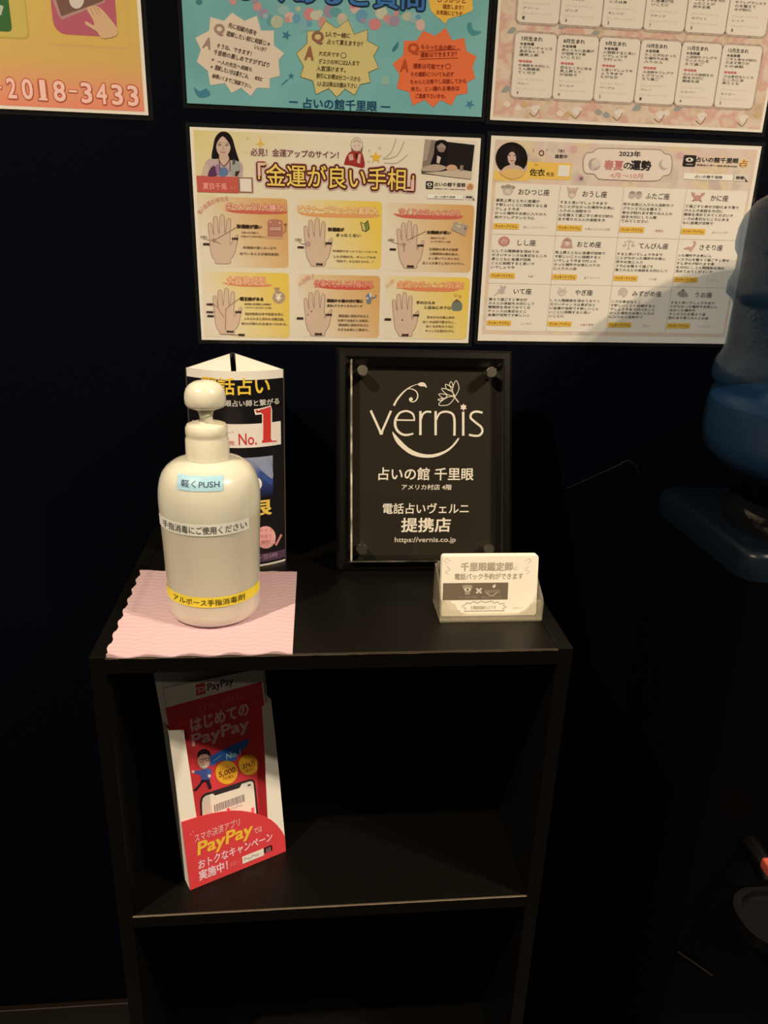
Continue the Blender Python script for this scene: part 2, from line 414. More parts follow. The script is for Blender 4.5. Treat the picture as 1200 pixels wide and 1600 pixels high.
# ---------- palm reading poster
def palm_poster():
    S, e = poster('cream palm-reading poster with six orange and yellow hand panels, above the black plaque', (-.0015, 1.2022), .0088, .297, .210, white_paper)
    P = Print(S)
    tl, br = S.loc(302, 203), S.loc(725, 531)
    P.rectuv(tl[0], br[1], br[0], tl[1], grad([(0, (212, 186, 112)), (.28, (218, 198, 156)), (1, (221, 199, 164))], (tl[0], tl[1]), (br[0]-.1, br[1])), 0)
    P.build('printed_background', e)
    # portrait of the reader
    P = Print(S); K = (24, 15, 13); skin = (196, 160, 130)
    P.poly([(331, 247), (333, 230), (336, 216), (342, 208), (349, 205.5), (357, 208), (363, 216), (367, 230), (371, 243), (373, 252), (360, 250), (342, 248)], K, 3, 4)
    P.poly([(322, 252), (330, 247), (341, 245), (350, 257), (358, 245), (371, 250), (379, 257), (379, 270), (374, 276), (326, 275), (320, 260)], (182, 152, 136), 2, 4)
    P.poly([(320, 255), (326, 260), (325, 276), (314, 274)], skin, 2)
    P.poly([(325, 275), (329, 263), (335, 259), (340, 268), (338, 275)], (86, 50, 70), 4, 3)
    P.poly([(337, 258), (343, 258), (346, 270), (339, 273)], (150, 105, 125), 4, 3)
    P.poly([(345, 263), (353, 262), (357, 270), (350, 276), (343, 274)], (92, 110, 132), 4, 3)
    P.poly([(363, 252), (371, 252), (376, 262), (371, 273), (361, 272)], (150, 148, 124), 4, 3)
    P.poly([(364, 249), (368, 250), (367, 257), (363, 257)], (70, 80, 72), 5)
    P.poly([(368, 268), (375, 267), (371, 275), (367, 275)], (60, 32, 26), 5)
    P.poly([(343, 240), (356, 240), (358, 249), (352, 258), (348, 258), (342, 249)], skin, 4)
    P.poly([(347, 213.5), (353, 217), (359, 226), (360, 233), (357, 240), (351.5, 246), (347, 246), (341, 240), (338, 231), (340, 222)], skin, 5, 4)
    P.line([(341, 226.3), (346, 226.8)], 1.4, (60, 38, 30), 6); P.line([(352, 227), (357, 226.6)], 1.4, (60, 38, 30), 6)
    P.line([(341, 223.5), (346, 223.2)], .8, (110, 80, 62), 6); P.line([(352, 223.5), (357.5, 223.6)], .8, (110, 80, 62), 6)
    P.line([(349, 229), (348.4, 233), (350, 233.6)], .7, (160, 120, 96), 6); P.line([(345, 237), (349, 238.6), (353.5, 237.2)], 1.3, (165, 90, 80), 6, 4)
    P.line([(342, 246), (343, 256), (344, 266)], .9, (110, 50, 40), 6); P.line([(358, 245), (359.5, 256), (359, 268)], .9, (110, 50, 40), 6)
    P.line([(343, 252), (350, 259.5), (358, 250)], 1.1, (125, 65, 50), 6, 5)
    P.build('portrait', e)
    P = Print(S)
    P.rect(307, 274.5, 396, 302, (146, 104, 84), 2); P.rect(307.3, 274.5, 373, 302, (188, 84, 66), 3)
    P.rect(374.8, 279, 393.2, 299.6, (222, 200, 170), 3)
    P.text('夏目千兎', 317, 285.5, 354.5, 296.5, (232, 150, 124), 4, .02); P.text('先生', 360, 290.5, 369, 296, (216, 122, 100), 4)
    P.text('占い館専属鑑定師', 322, 279, 350, 282, (202, 108, 84), 4)
    P.build('name_plate', e)
    P = Print(S); PK = (216, 176, 150)
    P.poly([(407, 212), (408.8, 222), (414, 226), (408.6, 228), (407, 236), (405.4, 228), (400, 226), (405.4, 222)], (216, 172, 74), 1)
    P.star(387, 216, 3, (200, 166, 96), 1, 4); P.star(385, 238, 2.6, (205, 176, 110), 1, 4)
    P.text('必見！金運アップのサイン！', 391.5, 231.5, 529, 248, (74, 40, 30), 2, .012, 2, ((.075, PK), ))
    P.text('「金運が良い手相」', 403, 255.5, 646, 298, (228, 186, 84), 4, .012, 3, ((.135, PK), (.10, (146, 84, 72)), (.068, (58, 20, 18))))
    P.text('「', 403, 254.5, 417, 274.5, (222, 170, 140), 8, .02); P.text('」', 632, 281, 646, 298, (222, 170, 140), 8, .02)
    P.build('heading_lettering', e)
    P = Print(S)
    P.poly([(537.6, 256), (542, 243), (550, 236), (564, 237), (569, 250), (569.6, 260), (565, 262.5), (548, 258.5), (539, 257.5)], (150, 46, 36), 2, 4)
    P.disc(557.5, 226, 9.6, (150, 128, 104), 2, 11); P.poly([(548.5, 228), (549, 236), (552, 236), (552, 226)], (120, 98, 78), 2); P.poly([(563, 226), (563.6, 238), (566, 238), (567, 228)], (120, 98, 78), 2)
    P.disc(557.5, 226, 8.8, (216, 194, 160), 3, 10); P.disc(557.5, 228, 6.6, (212, 182, 150), 4, 7)
    P.line([(551, 223), (557, 219), (564, 223)], 1, (140, 116, 92), 5, 4); P.line([(554, 227.5), (556, 228)], .8, (90, 66, 50), 5); P.line([(560, 228), (562, 227.5)], .8, (90, 66, 50), 5)
    P.poly([(544.5, 242), (551, 240), (552.5, 250), (546, 251)], (206, 150, 126), 3); P.poly([(560, 241), (564, 240), (562.5, 256), (557.5, 254)], (206, 150, 126), 3)
    P.line([(547, 244), (550, 243)], .7, (150, 60, 46), 4); P.poly([(555, 240), (559, 240), (558, 248), (556, 248)], (60, 20, 16), 3)
    P.star(587.3, 246, 10, (220, 166, 54), 3); P.star(593.5, 231, 3.6, (196, 178, 118), 2); P.star(577, 235, 3, (204, 184, 128), 2); P.star(576, 252, 3, (214, 186, 126), 2)
    for q in ([(598.6, 248), (611, 238), (619, 217)], [(599, 249), (620, 243), (631.5, 221)], [(600, 254.5), (620, 254.5), (636.5, 242)]): P.line(q, 1.2, (168, 152, 110), 2, 6)
    P.build('cartoon_reader', e)
    # tilted photograph of a consultation
    P = Print(S)
    P.poly([(664.5, 217.5), (741.5, 226.5), (735.5, 280), (658.5, 271.5)], (30, 24, 21), 2)
    P.poly([(664.5, 217.5), (682, 219.5), (678, 262), (659.6, 263)], (128, 108, 88), 3); P.poly([(664.5, 217.5), (674, 218.6), (667, 250), (661, 252)], (160, 138, 114), 4)
    P.poly([(681, 221), (697, 220), (700, 236), (694, 262), (672, 264), (678, 240)], (22, 17, 15), 5, 3)
    P.disc(689.5, 229, 7, (158, 126, 104), 6, 9); P.poly([(683, 230), (696, 231), (694, 237), (685, 237)], (140, 112, 94), 7)
    P.poly([(682, 222), (690, 218.5), (698, 222), (697, 229), (690, 223), (683, 228)], (20, 15, 14), 8)
    P.poly([(683, 243), (689, 246), (686, 256), (682, 254)], (196, 172, 142), 6)
    P.poly([(660, 262), (676, 257), (690, 258), (697, 262), (688, 267), (668, 268), (659, 267)], (176, 146, 116), 7, 3)
    P.poly([(696, 263), (703, 257.5), (712, 259), (714, 265), (704, 267)], (192, 148, 108), 7, 3)
    P.poly([(659, 270), (690, 268), (712, 264), (737, 268), (735.5, 280), (700, 276)], (190, 166, 130), 6)
    P.poly([(719, 258), (724, 258.5), (723, 267), (718, 267)], (136, 112, 90), 7)
    P.build('photograph', e)
    P = Print(S)
    P.rect(665.5, 283, 676.6, 295.7, (44, 36, 30), 2, .0012); P.disc(671, 288, 4, (210, 192, 160), 3, 2.6); P.disc(671, 288, 1.6, (44, 36, 30), 4)
    P.rect(668, 292, 674.5, 293.4, (190, 170, 140), 3)
    P.text('占いの館千里眼', 679, 284.5, 727, 292.5, (36, 28, 24), 2, .02); P.text('予約センター 050-2018-3433', 679, 293.6, 727, 297.4, (50, 40, 34), 2, .02)
    P.disc(734.6, 291.5, 5.6, (220, 160, 104), 2); P.text('占', 731.2, 287.6, 738, 295.4, (146, 84, 42), 3, .03)
    P.rect(667, 304, 724, 312.4, (150, 132, 108), 1); P.rect(667.4, 303.4, 723.4, 311.4, (230, 212, 180), 2); P.rect(727, 304.6, 740, 312.8, (206, 188, 158), 2)
    P.text('占いの館千里眼', 679, 305.4, 711, 309.8, (48, 40, 34), 3, .01); P.text('検索', 728, 306.2, 737, 310.2, (40, 32, 28), 3, .03); P.poly([(738, 308), (742, 313), (739.5, 313)], (40, 32, 28), 4)
    P.build('shop_logo', e)
    # six panels
    x0, x1, y0, y1 = 325.4, 372.2, 334.7, 412.0
    hand = [((a/7.06+290-x0)/(x1-x0), (b/7.06+305-y0)/(y1-y0)) for a, b in ((250, 330), (258, 308), (270, 303), (284, 312), (291, 345), (300, 400), (312, 440), (308, 360), (305, 280), (312, 243), (330, 233), (347, 244), (353, 280), (358, 370), (370, 425), (374, 340), (378, 250), (388, 220), (404, 211), (420, 221), (428, 250), (430, 340), (438, 428), (448, 360), (455, 280), (466, 258), (478, 252), (492, 264), (497, 300), (493, 400), (490, 480), (496, 545), (515, 510), (545, 462), (562, 440), (577, 440), (576, 475), (562, 550), (535, 655), (495, 705), (490, 752), (335, 752), (328, 722), (300, 690), (277, 620), (268, 540), (260, 440))]
    def draw_hand(P, bx0, by0, bx1, by1, c):
        pts = [(bx0+u*(bx1-bx0), by0+v*(by1-by0)) for u, v in hand]
        P.poly(pts, c, 3, 2); P.line(pts, .8, (158, 124, 98), 4, 2, True)
    OR, YE, CR_ = (206, 152, 84), (222, 182, 72), (219, 198, 160)
    RED, ORG = (196, 92, 70), (214, 146, 84)
    panels = [
        dict(r=(312, 306.5, 451, 419), c=OR, dx=.55, t=('ギャンブル大勝ち！', 353, 316.5, 446.5, 331), tc=(RED, (226, 176, 142)), sw=(350, 327, 447, 334.5),
             h=(325.4, 334.7, 372.2, 412), bars=(('生命線', 362.5, 371, 372, 374.6), ('感情線', 317.4, 379.6, 327.4, 383.2)), l1=[('財運線が濃い', 370, 350.5, 409, 357.4, 1)],
             sm=[('小指の付け根から', 377, 361.6, 404, 365.2), ('水星丘の下に伸びる線のこと', 376.5, 367.6, 416, 371.4)], bd=[('財運線が濃くはっきり', 380, 384.5, 431, 389.5), ('出ているときが運気絶頂！', 375, 393.8, 436, 399.4)],
             lines=([(337, 374), (353, 365), (369, 355)], [(333.5, 377), (340, 378), (344, 381)]), blobs=((334.5, 375.6, 3, (158, 118, 94)), ), lab=('水星丘', 313, 368, 324, 372, (317, 373), (333, 376))),
        dict(r=(463, 311, 595, 421), c=YE, dx=.45, t=('ビギナーズラックの素質大', 466, 320.5, 590, 336), tc=(ORG, (228, 190, 130)), sw=(466, 332, 592, 340),
             h=(474.8, 340, 519.4, 415.8), bars=(('生命線', 508.7, 378, 518.2, 382), ('感情線', 465, 384.6, 474.6, 387.8), ('運命線', 494, 411, 504, 414.4)), l1=[('財運線が', 512.6, 355.2, 537.6, 361.6, 1), ('まったくない', 525.6, 364.6, 563, 370.4, 0)],
             sm=[], bd=[('財運線がまったくないつるつる', 520, 390.2, 589, 394.8), ('した手相の方、ギャンブルは', 521.6, 398.6, 587, 403.8), ('「初めて」なら当たるかも…！', 525.4, 405.8, 583, 410.6)], lines=([(466.5, 377), (472, 381), (480, 381.5)], ),
             blobs=((481.5, 380.8, 4.2, (176, 138, 116)), ), lab=('水星丘', 461, 372, 471.5, 376.4, (466.5, 377), (472, 381))),
        dict(r=(605, 316.5, 735, 426), c=OR, dx=.5, t=('宝くじのチャンスあり', 624, 325.5, 718, 339), tc=(RED, (222, 160, 126)), sw=(614, 333.5, 721, 342.5),
             h=(620, 344.6, 662.6, 419.2), bars=(('生命線', 652, 381.6, 661.4, 385.2), ('感情線', 609, 387.8, 618.4, 391.2), ('運命線', 636, 414.2, 646.4, 418)), l1=[('太陽線が長い', 667, 360, 704, 366, 1)],
             sm=[('薬指の下に長く', 673, 370.2, 696.6, 373.6), ('まっすぐ伸びている線', 673, 375.6, 703.6, 379.2)], bd=[('太陽線の長さが金運', 670.5, 386.8, 715.4, 391.8), ('人間関係の運の強さ。', 671, 394.2, 716.6, 399), ('よく働いているときに', 669.6, 401.2, 718, 406), ('宝くじを買うと当たりやすい。', 660, 408.6, 725, 413.8)],
             lines=([(635, 376), (643, 372), (666, 361)], [(631, 384), (631.5, 394)]), blobs=((631.2, 382, 3, (170, 124, 100)), (643.5, 372.5, 1, (120, 70, 54))), lab=('太陽丘', 606, 372.6, 616, 377, (612, 378), (628, 382.5))),
        dict(r=(316, 424, 453, 528), c=YE, dx=.5, t=('大器晩成型', 354.5, 432, 415, 446), tc=((216, 128, 84), (230, 178, 128)), sw=(346, 441, 424, 448),
             h=(332.8, 449.6, 378, 522.6), bars=(('生命線', 367.6, 485.6, 377, 489.2), ('太陽線', 322.4, 473.6, 332.8, 477), ('財運線', 322.6, 486, 333, 489), ('感情線', 324, 492, 334, 495.4), ('運命線', 354, 516.4, 365, 519.6), ('頭脳線', 372.6, 521.4, 382.4, 524.8)), l1=[('覇王線がある', 375, 464, 411.4, 470, 1)],
             sm=[('運命線と財運線と太陽線が', 382, 473.2, 424, 477), ('つながり三叉の形になる線', 382, 479, 424, 482.2)], bd=[('知的将来の中で財産を手に', 383, 488, 443, 493.2), ('入れられると言われる覇王線。', 381, 495.6, 444, 500.6), ('努力が報われお金をつかめる。', 377, 503.4, 449, 508.2)],
             lines=([(352, 483), (360, 477), (374, 466)], [(333, 475.5), (340, 480), (350, 496)], [(333, 487), (337, 487)], [(353, 482), (352.5, 500), (352, 516)], [(345, 522), (372, 523.4)]), blobs=(), lab=None),
        dict(r=(465, 428.5, 592, 528), c=OR, dx=.6, t=('仕事でどんどん稼げる', 491, 437.6, 582.6, 450), tc=((198, 84, 62), (226, 150, 120)), sw=(490, 443.5, 582, 452.5),
             h=(475, 453.6, 518.8, 524.8), bars=(('生命線', 508.8, 489.8, 518.4, 493.4), ('感情線', 463.8, 495.4, 473.8, 499), ('運命線', 492, 520, 503, 523.6)), l1=[('薬指か小指の付け根に', 511, 467, 567, 472.8, 1), ('星形(アスタリスク)マーク', 511, 475.4, 566, 480.8, 0)],
             sm=[], bd=[('薬指側に星形があると', 529, 491, 575.6, 496), ('仕事でお金が入る暗示。', 527.6, 498.2, 576, 503), ('薬指側に星形があると', 529, 505.2, 575.6, 510), ('大きな出世にご縁あり。', 527.6, 512.4, 576, 517.2)], lines=(),
             blobs=((481, 491.8, 1.2, (130, 90, 70)), (486.6, 486.2, 1.2, (120, 80, 62))), lab=None),
        dict(r=(602, 431, 728.6, 530.5), c=YE, dx=.6, t=('金運のチャンス到来！', 621, 438.6, 724, 452), tc=((212, 124, 76), (230, 170, 116)), sw=(620, 446.5, 716, 455.5),
             h=(613, 456.2, 654.4, 525.6), bars=(('生命線', 645, 490.6, 654.4, 494.2), ('感情線', 601, 497, 611, 500.6), ('運命線', 628, 521.4, 638, 525)), l1=[('手のひらの', 650.5, 470, 679.4, 475.4, 0), ('くぼみにホクロ', 663, 477.6, 704, 483.2, 0)],
             sm=[], bd=[('手のひらの真ん中の', 667, 493.2, 710, 498), ('ほくろは財で愛されし…', 661, 500.4, 713.6, 505.2), ('ほくろがあるうちに', 666, 507.4, 708.6, 512), ('チャンスを逃がさずに。', 665, 514.6, 710, 519.2)], lines=(), blobs=((628.6, 500, 1.1, (60, 40, 32)), ), lab=None)]
    for i, d in enumerate(panels):
        P = Print(S); x0_, y0_, x1_, y1_ = d['r']; a, b = S.loc(x0_, y0_), S.loc(x1_, y1_)
        g = grad([(0, CR_), (.45, tuple(int(.55*p+.45*q) for p, q in zip(CR_, d['c']))), (1, d['c'])], (a[0]+.02, b[1]), (b[0], b[1]+(a[1]-b[1])*d['dx']))
        P.rectuv(a[0], b[1], b[0], a[1], g, 1, .004)
        sx0, sy0, sx1, sy1 = d['sw']; ym = (sy0+sy1)/2
        P.poly([(sx0, sy0), (sx0+12, sy0+1), (sx1-10, sy0+3), (sx1+2, sy0+4.5), (sx1-8, sy1), ((sx0+sx1)/2, sy1), (sx0+14, sy1-2.5)], d['tc'][0], 2, 3)
        t = d['t']; P.text(t[0], *t[1:], d['tc'][1], 3, .015, 2, ((.085, d['tc'][0]), ))
        draw_hand(P, *d['h'], (204, 168, 132))
        for t, *q in d['bars']: P.text(t, *q, (58, 40, 32), 6, .07)
        for t, *q in d['l1']: P.text(t, *q[:4], (56, 38, 26), 6, .045 if q[4] else .02)
        for t, *q in d['sm']: P.text(t, *q, (110, 80, 52), 6, .02)
        for t, *q in d['bd']: P.text(t, *q, (112, 84, 54), 6, .02)
        for q in d['lines']: P.line(q, .8, (128, 94, 72), 5)
        for q in d['blobs']: P.disc(*q[:3], q[3], 5)
        if d['lab']:
            t, a0, a1, a2, a3, p, q = d['lab']; P.text(t, a0, a1, a2, a3, (130, 98, 70), 6, .02); P.line([p, q], .6, (140, 108, 82), 5)
        if i == 0:
            P.arctext('強い金運の持ち主', [(311, 333), (318, 324), (330, 316), (344, 312), (357, 309)], 7, (205, 140, 112), 3, .03)
            B = (172, 112, 84)
            P.poly([(418, 346), (421, 343), (430, 342.2), (440, 344), (442, 347), (442, 371), (418, 371)], B, 3); P.rect(418, 370, 443, 373, (204, 156, 112), 4)
            P.line([(446, 352), (446, 362), (441, 365)], 2.4, B, 3); P.disc(446, 351, 2.2, (150, 84, 62), 4)
            P.rect(421, 354, 439, 361, (150, 92, 70), 4)
            for k in range(3): P.rect(422+k*5.8, 355, 426.6+k*5.8, 360, (222, 184, 150), 5); P.text('7', 423.2+k*5.8, 356, 425.6+k*5.8, 359.4, (170, 70, 50), 6, .05)
            P.disc(422.5, 347, 1.4, (214, 160, 124), 4); P.disc(437, 348.5, 1.6, (214, 160, 124), 4)
        if i == 1:
            P.poly([(563, 346.3), (569.3, 349.2), (575, 343.7), (577.7, 357.7), (572, 362.4), (565.7, 360)], (62, 56, 30), 3)
            P.poly([(564.4, 348), (569.2, 350.4), (571.4, 361), (566.6, 359)], (196, 176, 96), 4); P.poly([(570.2, 350.2), (574.4, 346), (576.4, 357.2), (572.2, 361)], (120, 128, 64), 4)
        if i == 2:
            P.poly([(710, 345.5), (732, 352), (727, 368.5), (705, 358)], (172, 146, 116), 3); P.poly([(709, 349), (731, 356), (727, 369.5), (704.6, 360)], (150, 124, 98), 2)
            P.disc(717, 352, 4, (196, 168, 134), 4); P.line([(712, 349), (722, 352)], .8, (128, 104, 82), 5); P.text('¥', 725, 353, 729, 360, (128, 104, 82), 5)
        if i == 3:
            P.disc(435.8, 464.6, 10, (172, 142, 108), 3, 9.6); P.poly([(427.5, 449.5), (437, 449), (435.6, 454), (440, 457), (430, 458), (430.4, 454)], (166, 134, 100), 4); P.text('¥', 431.6, 459, 438.8, 469.4, (232, 208, 164), 5, .05)
        if i == 4:
            P.arctext('大注目', [(467, 446), (475, 438), (485, 433)], 6.4, (208, 150, 120), 3, .05); P.text('！', 487.4, 428.4, 490, 436, (190, 130, 100), 3)
            P.poly([(573, 474), (571.6, 462), (576, 458), (581, 459), (581.6, 466), (578.4, 475.4)], (112, 112, 112), 3); P.poly([(577, 458), (580.6, 457.6), (581, 463), (578, 465)], (200, 196, 184), 4); P.line([(580, 466), (586, 464.4), (588.4, 460.6)], 2.2, (120, 116, 108), 4); P.disc(574, 466, 1.8, (190, 184, 170), 4)
        if i == 5:
            P.arctext('大き', [(603, 448), (616, 437)], 6, (214, 166, 110), 3, .05)
            P.poly([(705.4, 482), (706.6, 473.6), (711, 469.4), (717, 469.6), (721.4, 474), (722, 481.6), (718.6, 485.4), (709, 485.4)], (110, 112, 94), 3, 3); P.poly([(708, 471.4), (713.6, 466.8), (719.4, 471), (713.6, 472.4)], (116, 84, 60), 4)
            P.disc(711.8, 460.6, 2.6, (196, 150, 66), 4); P.disc(711.8, 460.6, 1.4, (222, 182, 90), 5); P.disc(718.6, 463, 2.2, (186, 142, 62), 4)
        P.build('palm_panel', e)
palm_poster()

# ---------- zodiac poster
def zodiac_poster():
    S, e = poster('zodiac fortune poster with a twelve-box table, partly behind the water bottle', (.3062, 1.2076), .008, .297, .210, white_paper)
    P = Print(S); tl, br = S.loc(774, 218), S.loc(1134, 527)
    tr = S.loc(1184, 234); P.rectuv(tl[0], br[1], tr[0], tl[1], blotch([(.3, (186, 164, 136)), (.42, (214, 188, 152)), (.5, (210, 176, 148)), (.58, (216, 186, 136)), (.66, (190, 164, 142)), (.8, (208, 158, 132))], 22), 0)
    for q in ((896, 233, 6), (905, 278, 6), (1062, 243, 6)): P.disc(*q, (206, 158, 138), 1)
    P.star(908, 279, 5, (124, 98, 98), 2, 6)
    P.build('printed_background', e)
    P = Print(S); a, b = S.loc(774.6, 285.5), S.loc(1129.5, 521.5); U0, V1, U1, V0 = a[0], a[1], b[0], b[1]
    P.rectuv(U0, V0, U1, V1, (224, 204, 170), 1); cw, ch = (U1-U0)/4, (V1-V0)/3
    for i in range(1, 4): P.rectuv(U0+cw*i-.00018, V0, U0+cw*i+.00018, V1, (168, 150, 124), 2)
    for i in range(1, 3): P.rectuv(U0, V0+ch*i-.00018, U1, V0+ch*i+.00018, (168, 150, 124), 2)
    P.build('sign_table', e)
    names = 'おひつじ座 おうし座 ふたご座 かに座 しし座 おとめ座 てんびん座 さそり座 いて座 やぎ座 みずがめ座 うお座'.split()
    cols = [(188, 166, 138), (196, 164, 132), (186, 166, 140), (190, 134, 110), (186, 124, 100), (186, 142, 118), (190, 170, 144), (192, 144, 122), (184, 164, 138), (200, 180, 152), (190, 170, 144), (160, 148, 130)]
    L5 = [(11, 13, 6, 13, 10), (12, 14, 8, 14, 12), (13, 10, 13, 9, 7), (14, 10, 13, 12, 8), (12, 14, 10, 11, 6), (13, 12, 11, 12, 6), (12, 13, 7, 10, 14), (9, 14, 10, 13, 10), (10, 12, 11, 10, 11), (13, 12, 13, 11, 4), (8, 12, 12, 12, 9), (12, 13, 7, 10, 11)]
    lucky = ['新しいスニーカー', 'お気に入りの入浴剤', '腕時計', '白いハンカチ', '手帳', '香りのリップ', 'メモ帳', 'スカーフ', 'ハンカチ', '水晶の置物', '石けん', 'イヤリング']
    for k in range(12):
        r, c = divmod(k, 4); u = U0+c*cw; v = V1-r*ch
        R = lambda x, y: (u+x*cw, v-y*ch)
        P = Print(S)
        def blob(pts, col, lay=3, n=4): P.polyuv(smooth_line([R(.195+x*.105, .14+y*.115) for x, y in pts], n, True) if n else [R(.195+x*.105, .14+y*.115) for x, y in pts], col, lay)
        C = cols[k]; D = tuple(int(x*.82) for x in C)
        ring = lambda cx, cy, rx, ry=None: [(cx+rx*math.cos(t*.5236), cy+(ry or rx)*math.sin(t*.5236)) for t in range(12)]
        if k == 0: blob(ring(0, 0, .75, .8), C); blob(ring(-.75, -.55, .28), D); blob(ring(.75, -.55, .28), D); blob(ring(0, .2, .42, .4), (206, 186, 158), 4); blob(ring(0, -.7, .5, .3), D, 4)
        elif k == 1: blob([(-.7, -.5), (-.9, -.9), (-.4, -.8), (.4, -.8), (.9, -.9), (.7, -.4), (.5, .6), (0, .95), (-.5, .6)], C); blob(ring(0, .5, .42, .36), (212, 186, 152), 4); blob(ring(-.3, -.1, .1), D, 5); blob(ring(.3, -.1, .1), D, 5)
        elif k == 2: blob(ring(-.52, .05, .52, .66), C); blob(ring(.52, .05, .52, .66), C); blob(ring(-.5, -.35, .42, .25), D, 4); blob(ring(.5, -.35, .42, .25), D, 4)
        elif k == 3: blob(ring(0, .2, .6, .5), C); blob([(-.5, .1), (-.95, -.3), (-1, -.8), (-.6, -.6), (-.5, -.8), (-.45, -.3)], C); blob([(.5, .1), (.95, -.3), (1, -.8), (.6, -.6), (.5, -.8), (.45, -.3)], C); blob([(-.5, .5), (-.8, .8), (-.3, .7)], D); blob([(.5, .5), (.8, .8), (.3, .7)], D)
        elif k == 4: blob([(math.cos(t*.2618)*(.8 if t % 2 else .92), math.sin(t*.2618)*(.8 if t % 2 else .92)) for t in range(24)], C, 3, 2); blob(ring(0, .05, .5), (206, 156, 128), 4); blob(ring(-.2, 0, .07), D, 5); blob(ring(.2, 0, .07), D, 5); blob(ring(0, .25, .15, .1), D, 5)
        elif k == 5: blob([(0, -.95), (.6, -.6), (.75, .2), (.85, .85), (-.85, .85), (-.75, .2), (-.6, -.6)], C); blob(ring(.02, .02, .4, .48), (214, 180, 152), 4); blob([(-.4, -.3), (0, -.7), (.45, -.3), (0, -.35)], D, 5)
        elif k == 6: blob([(-.06, -.9), (.06, -.9), (.08, .7), (.4, .85), (-.4, .85), (-.08, .7)], C, 3, 0); blob([(-.95, -.5), (0, -.75), (.95, -.5), (0, -.55)], C, 3, 0); blob([(-1, .05), (-.4, .05), (-.7, .4)], C, 3, 3); blob([(1, .05), (.4, .05), (.7, .4)], C, 3, 3); blob([(-.72, -.5), (-.66, -.5), (-.42, .1), (-.5, .1)], D, 3, 0); blob([(.72, -.5), (.66, -.5), (.42, .1), (.5, .1)], D, 3, 0)
        elif k == 7: blob([(-.95, .45), (-.3, .1), (.3, .1), (.55, -.5), (.35, -.9), (.8, -.9), (.9, -.4), (.6, .4), (.3, .95), (-.1, .6), (-.6, .6)], C, 3, 3)
        elif k == 8: blob([(-.95, .9), (-.3, .2), (-.5, -.1), (0, -.2), (-.1, -.9), (.3, -.7), (.9, -.8), (.6, .1), (.7, .5), (.1, .7), (-.2, .5), (-.7, .95)], C, 3, 2)
        elif k == 9: blob([(-.5, -.4), (-.6, -.95), (-.2, -.5), (.2, -.5), (.6, -.95), (.5, -.4), (.8, .1), (0, .95), (-.8, .1)], C, 3, 2); blob(ring(-.22, -.05, .08), D, 4); blob(ring(.22, -.05, .08), D, 4); blob(ring(0, .45, .2, .14), (220, 200, 172), 4)
        elif k == 10: blob([(-.75, -.2), (-.4, -.8), (.2, -.9), (.75, -.3), (.6, .5), (.1, .9), (-.1, .3), (-.5, .6)], C, 3, 3); blob(ring(.2, .2, .3, .4), (204, 178, 150), 4)
        else: blob([(-.9, 0), (-.3, -.6), (.3, -.5), (.7, -.1), (.95, .5), (.5, .6), (-.2, .6)], C, 3, 3); blob([(-.3, -.6), (0, -.95), (.3, -.5)], D, 3, 2); blob(ring(-.5, -.1, .09), (90, 80, 70), 4); blob([(0, -.3), (.2, .3), (-.1, .4)], D, 4, 2)
        n = len(names[k]); x0 = .36 if n > 3 else .41; x1 = x0+.096*n
        p, q = R(x0, .095), R(x1, .215); P.textuv(names[k], p[0], q[1], q[0], p[1], (58, 48, 40), 3, .006, 3)
        for j in range(5):
            nl = L5[k][j]; p, q = R(.02, .302+j*.083), R(.02+.062*nl, .302+j*.083+.058); P.textuv(jp(k*23+j*14, nl), p[0], q[1], q[0], p[1], (92, 80, 66), 3, .014)
        p, q = R(.01, .78), R(.41, .895); P.rectuv(p[0], q[1], q[0], p[1], (222, 170, 66), 3, .0012)
        p, q = R(.04, .812), R(.38, .868); P.textuv('ラッキーアイテム', p[0], q[1], q[0], p[1], (120, 76, 30), 4, .02)
        wd = .044*len(lucky[k]); p, q = R(.66-wd/2, .818), R(.66+wd/2, .87); P.textuv(lucky[k], p[0], q[1], q[0], p[1], (184, 158, 138) if k not in (2, 9) else (196, 130, 122), 3)
        P.build('sign_box', e)
    P = Print(S)
    P.rect(824, 252.5, 891, 281.5, (226, 176, 76), 1); P.poly([(772, 268), (826, 268), (826, 283), (771, 281.5)], (226, 178, 84), 1)
    P.text('佐衣', 828, 263.5, 850.6, 275.2, (52, 40, 26), 3, .02); P.text('先生', 853.6, 269, 865.6, 275.6, (64, 50, 32), 3, .01); P.text('さえ', 835.6, 256, 841, 259.2, (120, 90, 44), 3)
    P.rect(872.6, 258, 889, 276, (226, 208, 176), 3)
    P.text('781', 872, 233.4, 881, 238.4, (74, 62, 54), 3); P.text('連載中', 867, 241, 886, 247.6, (66, 54, 48), 3, .01)
    P.line([(846+3.4*math.cos(t*.628), 239+3.8*math.sin(t*.628)) for t in range(10)], 1.5, (112, 54, 54), 3, 3, True); P.line([(833, 233), (834, 238)], 1, (150, 120, 110), 3); P.line([(854, 235), (856, 233)], 1, (150, 110, 110), 3)
    P.build('name_plate', e)
    P = Print(S)
    P.disc(799.2, 247.6, 25, (20, 15, 14), 3, 25.4, 40)
    P.poly([(781, 271), (787, 262), (796, 258), (806, 258), (815, 262), (820, 270), (808, 276), (792, 276)], (198, 162, 132), 4, 3)
    P.poly([(783, 268), (797, 264), (806, 265), (819, 267), (816, 275), (800, 280), (786, 275)], (214, 168, 92), 5, 3)
    P.poly([(790, 246), (794, 234), (800, 229), (808, 232), (811, 244), (809, 258), (792, 256)], (34, 24, 21), 4, 3)
    P.poly([(793, 240), (797, 236), (803, 234), (807, 238), (807, 247), (803, 255), (799, 257), (794, 252)], (196, 160, 134), 5, 3)
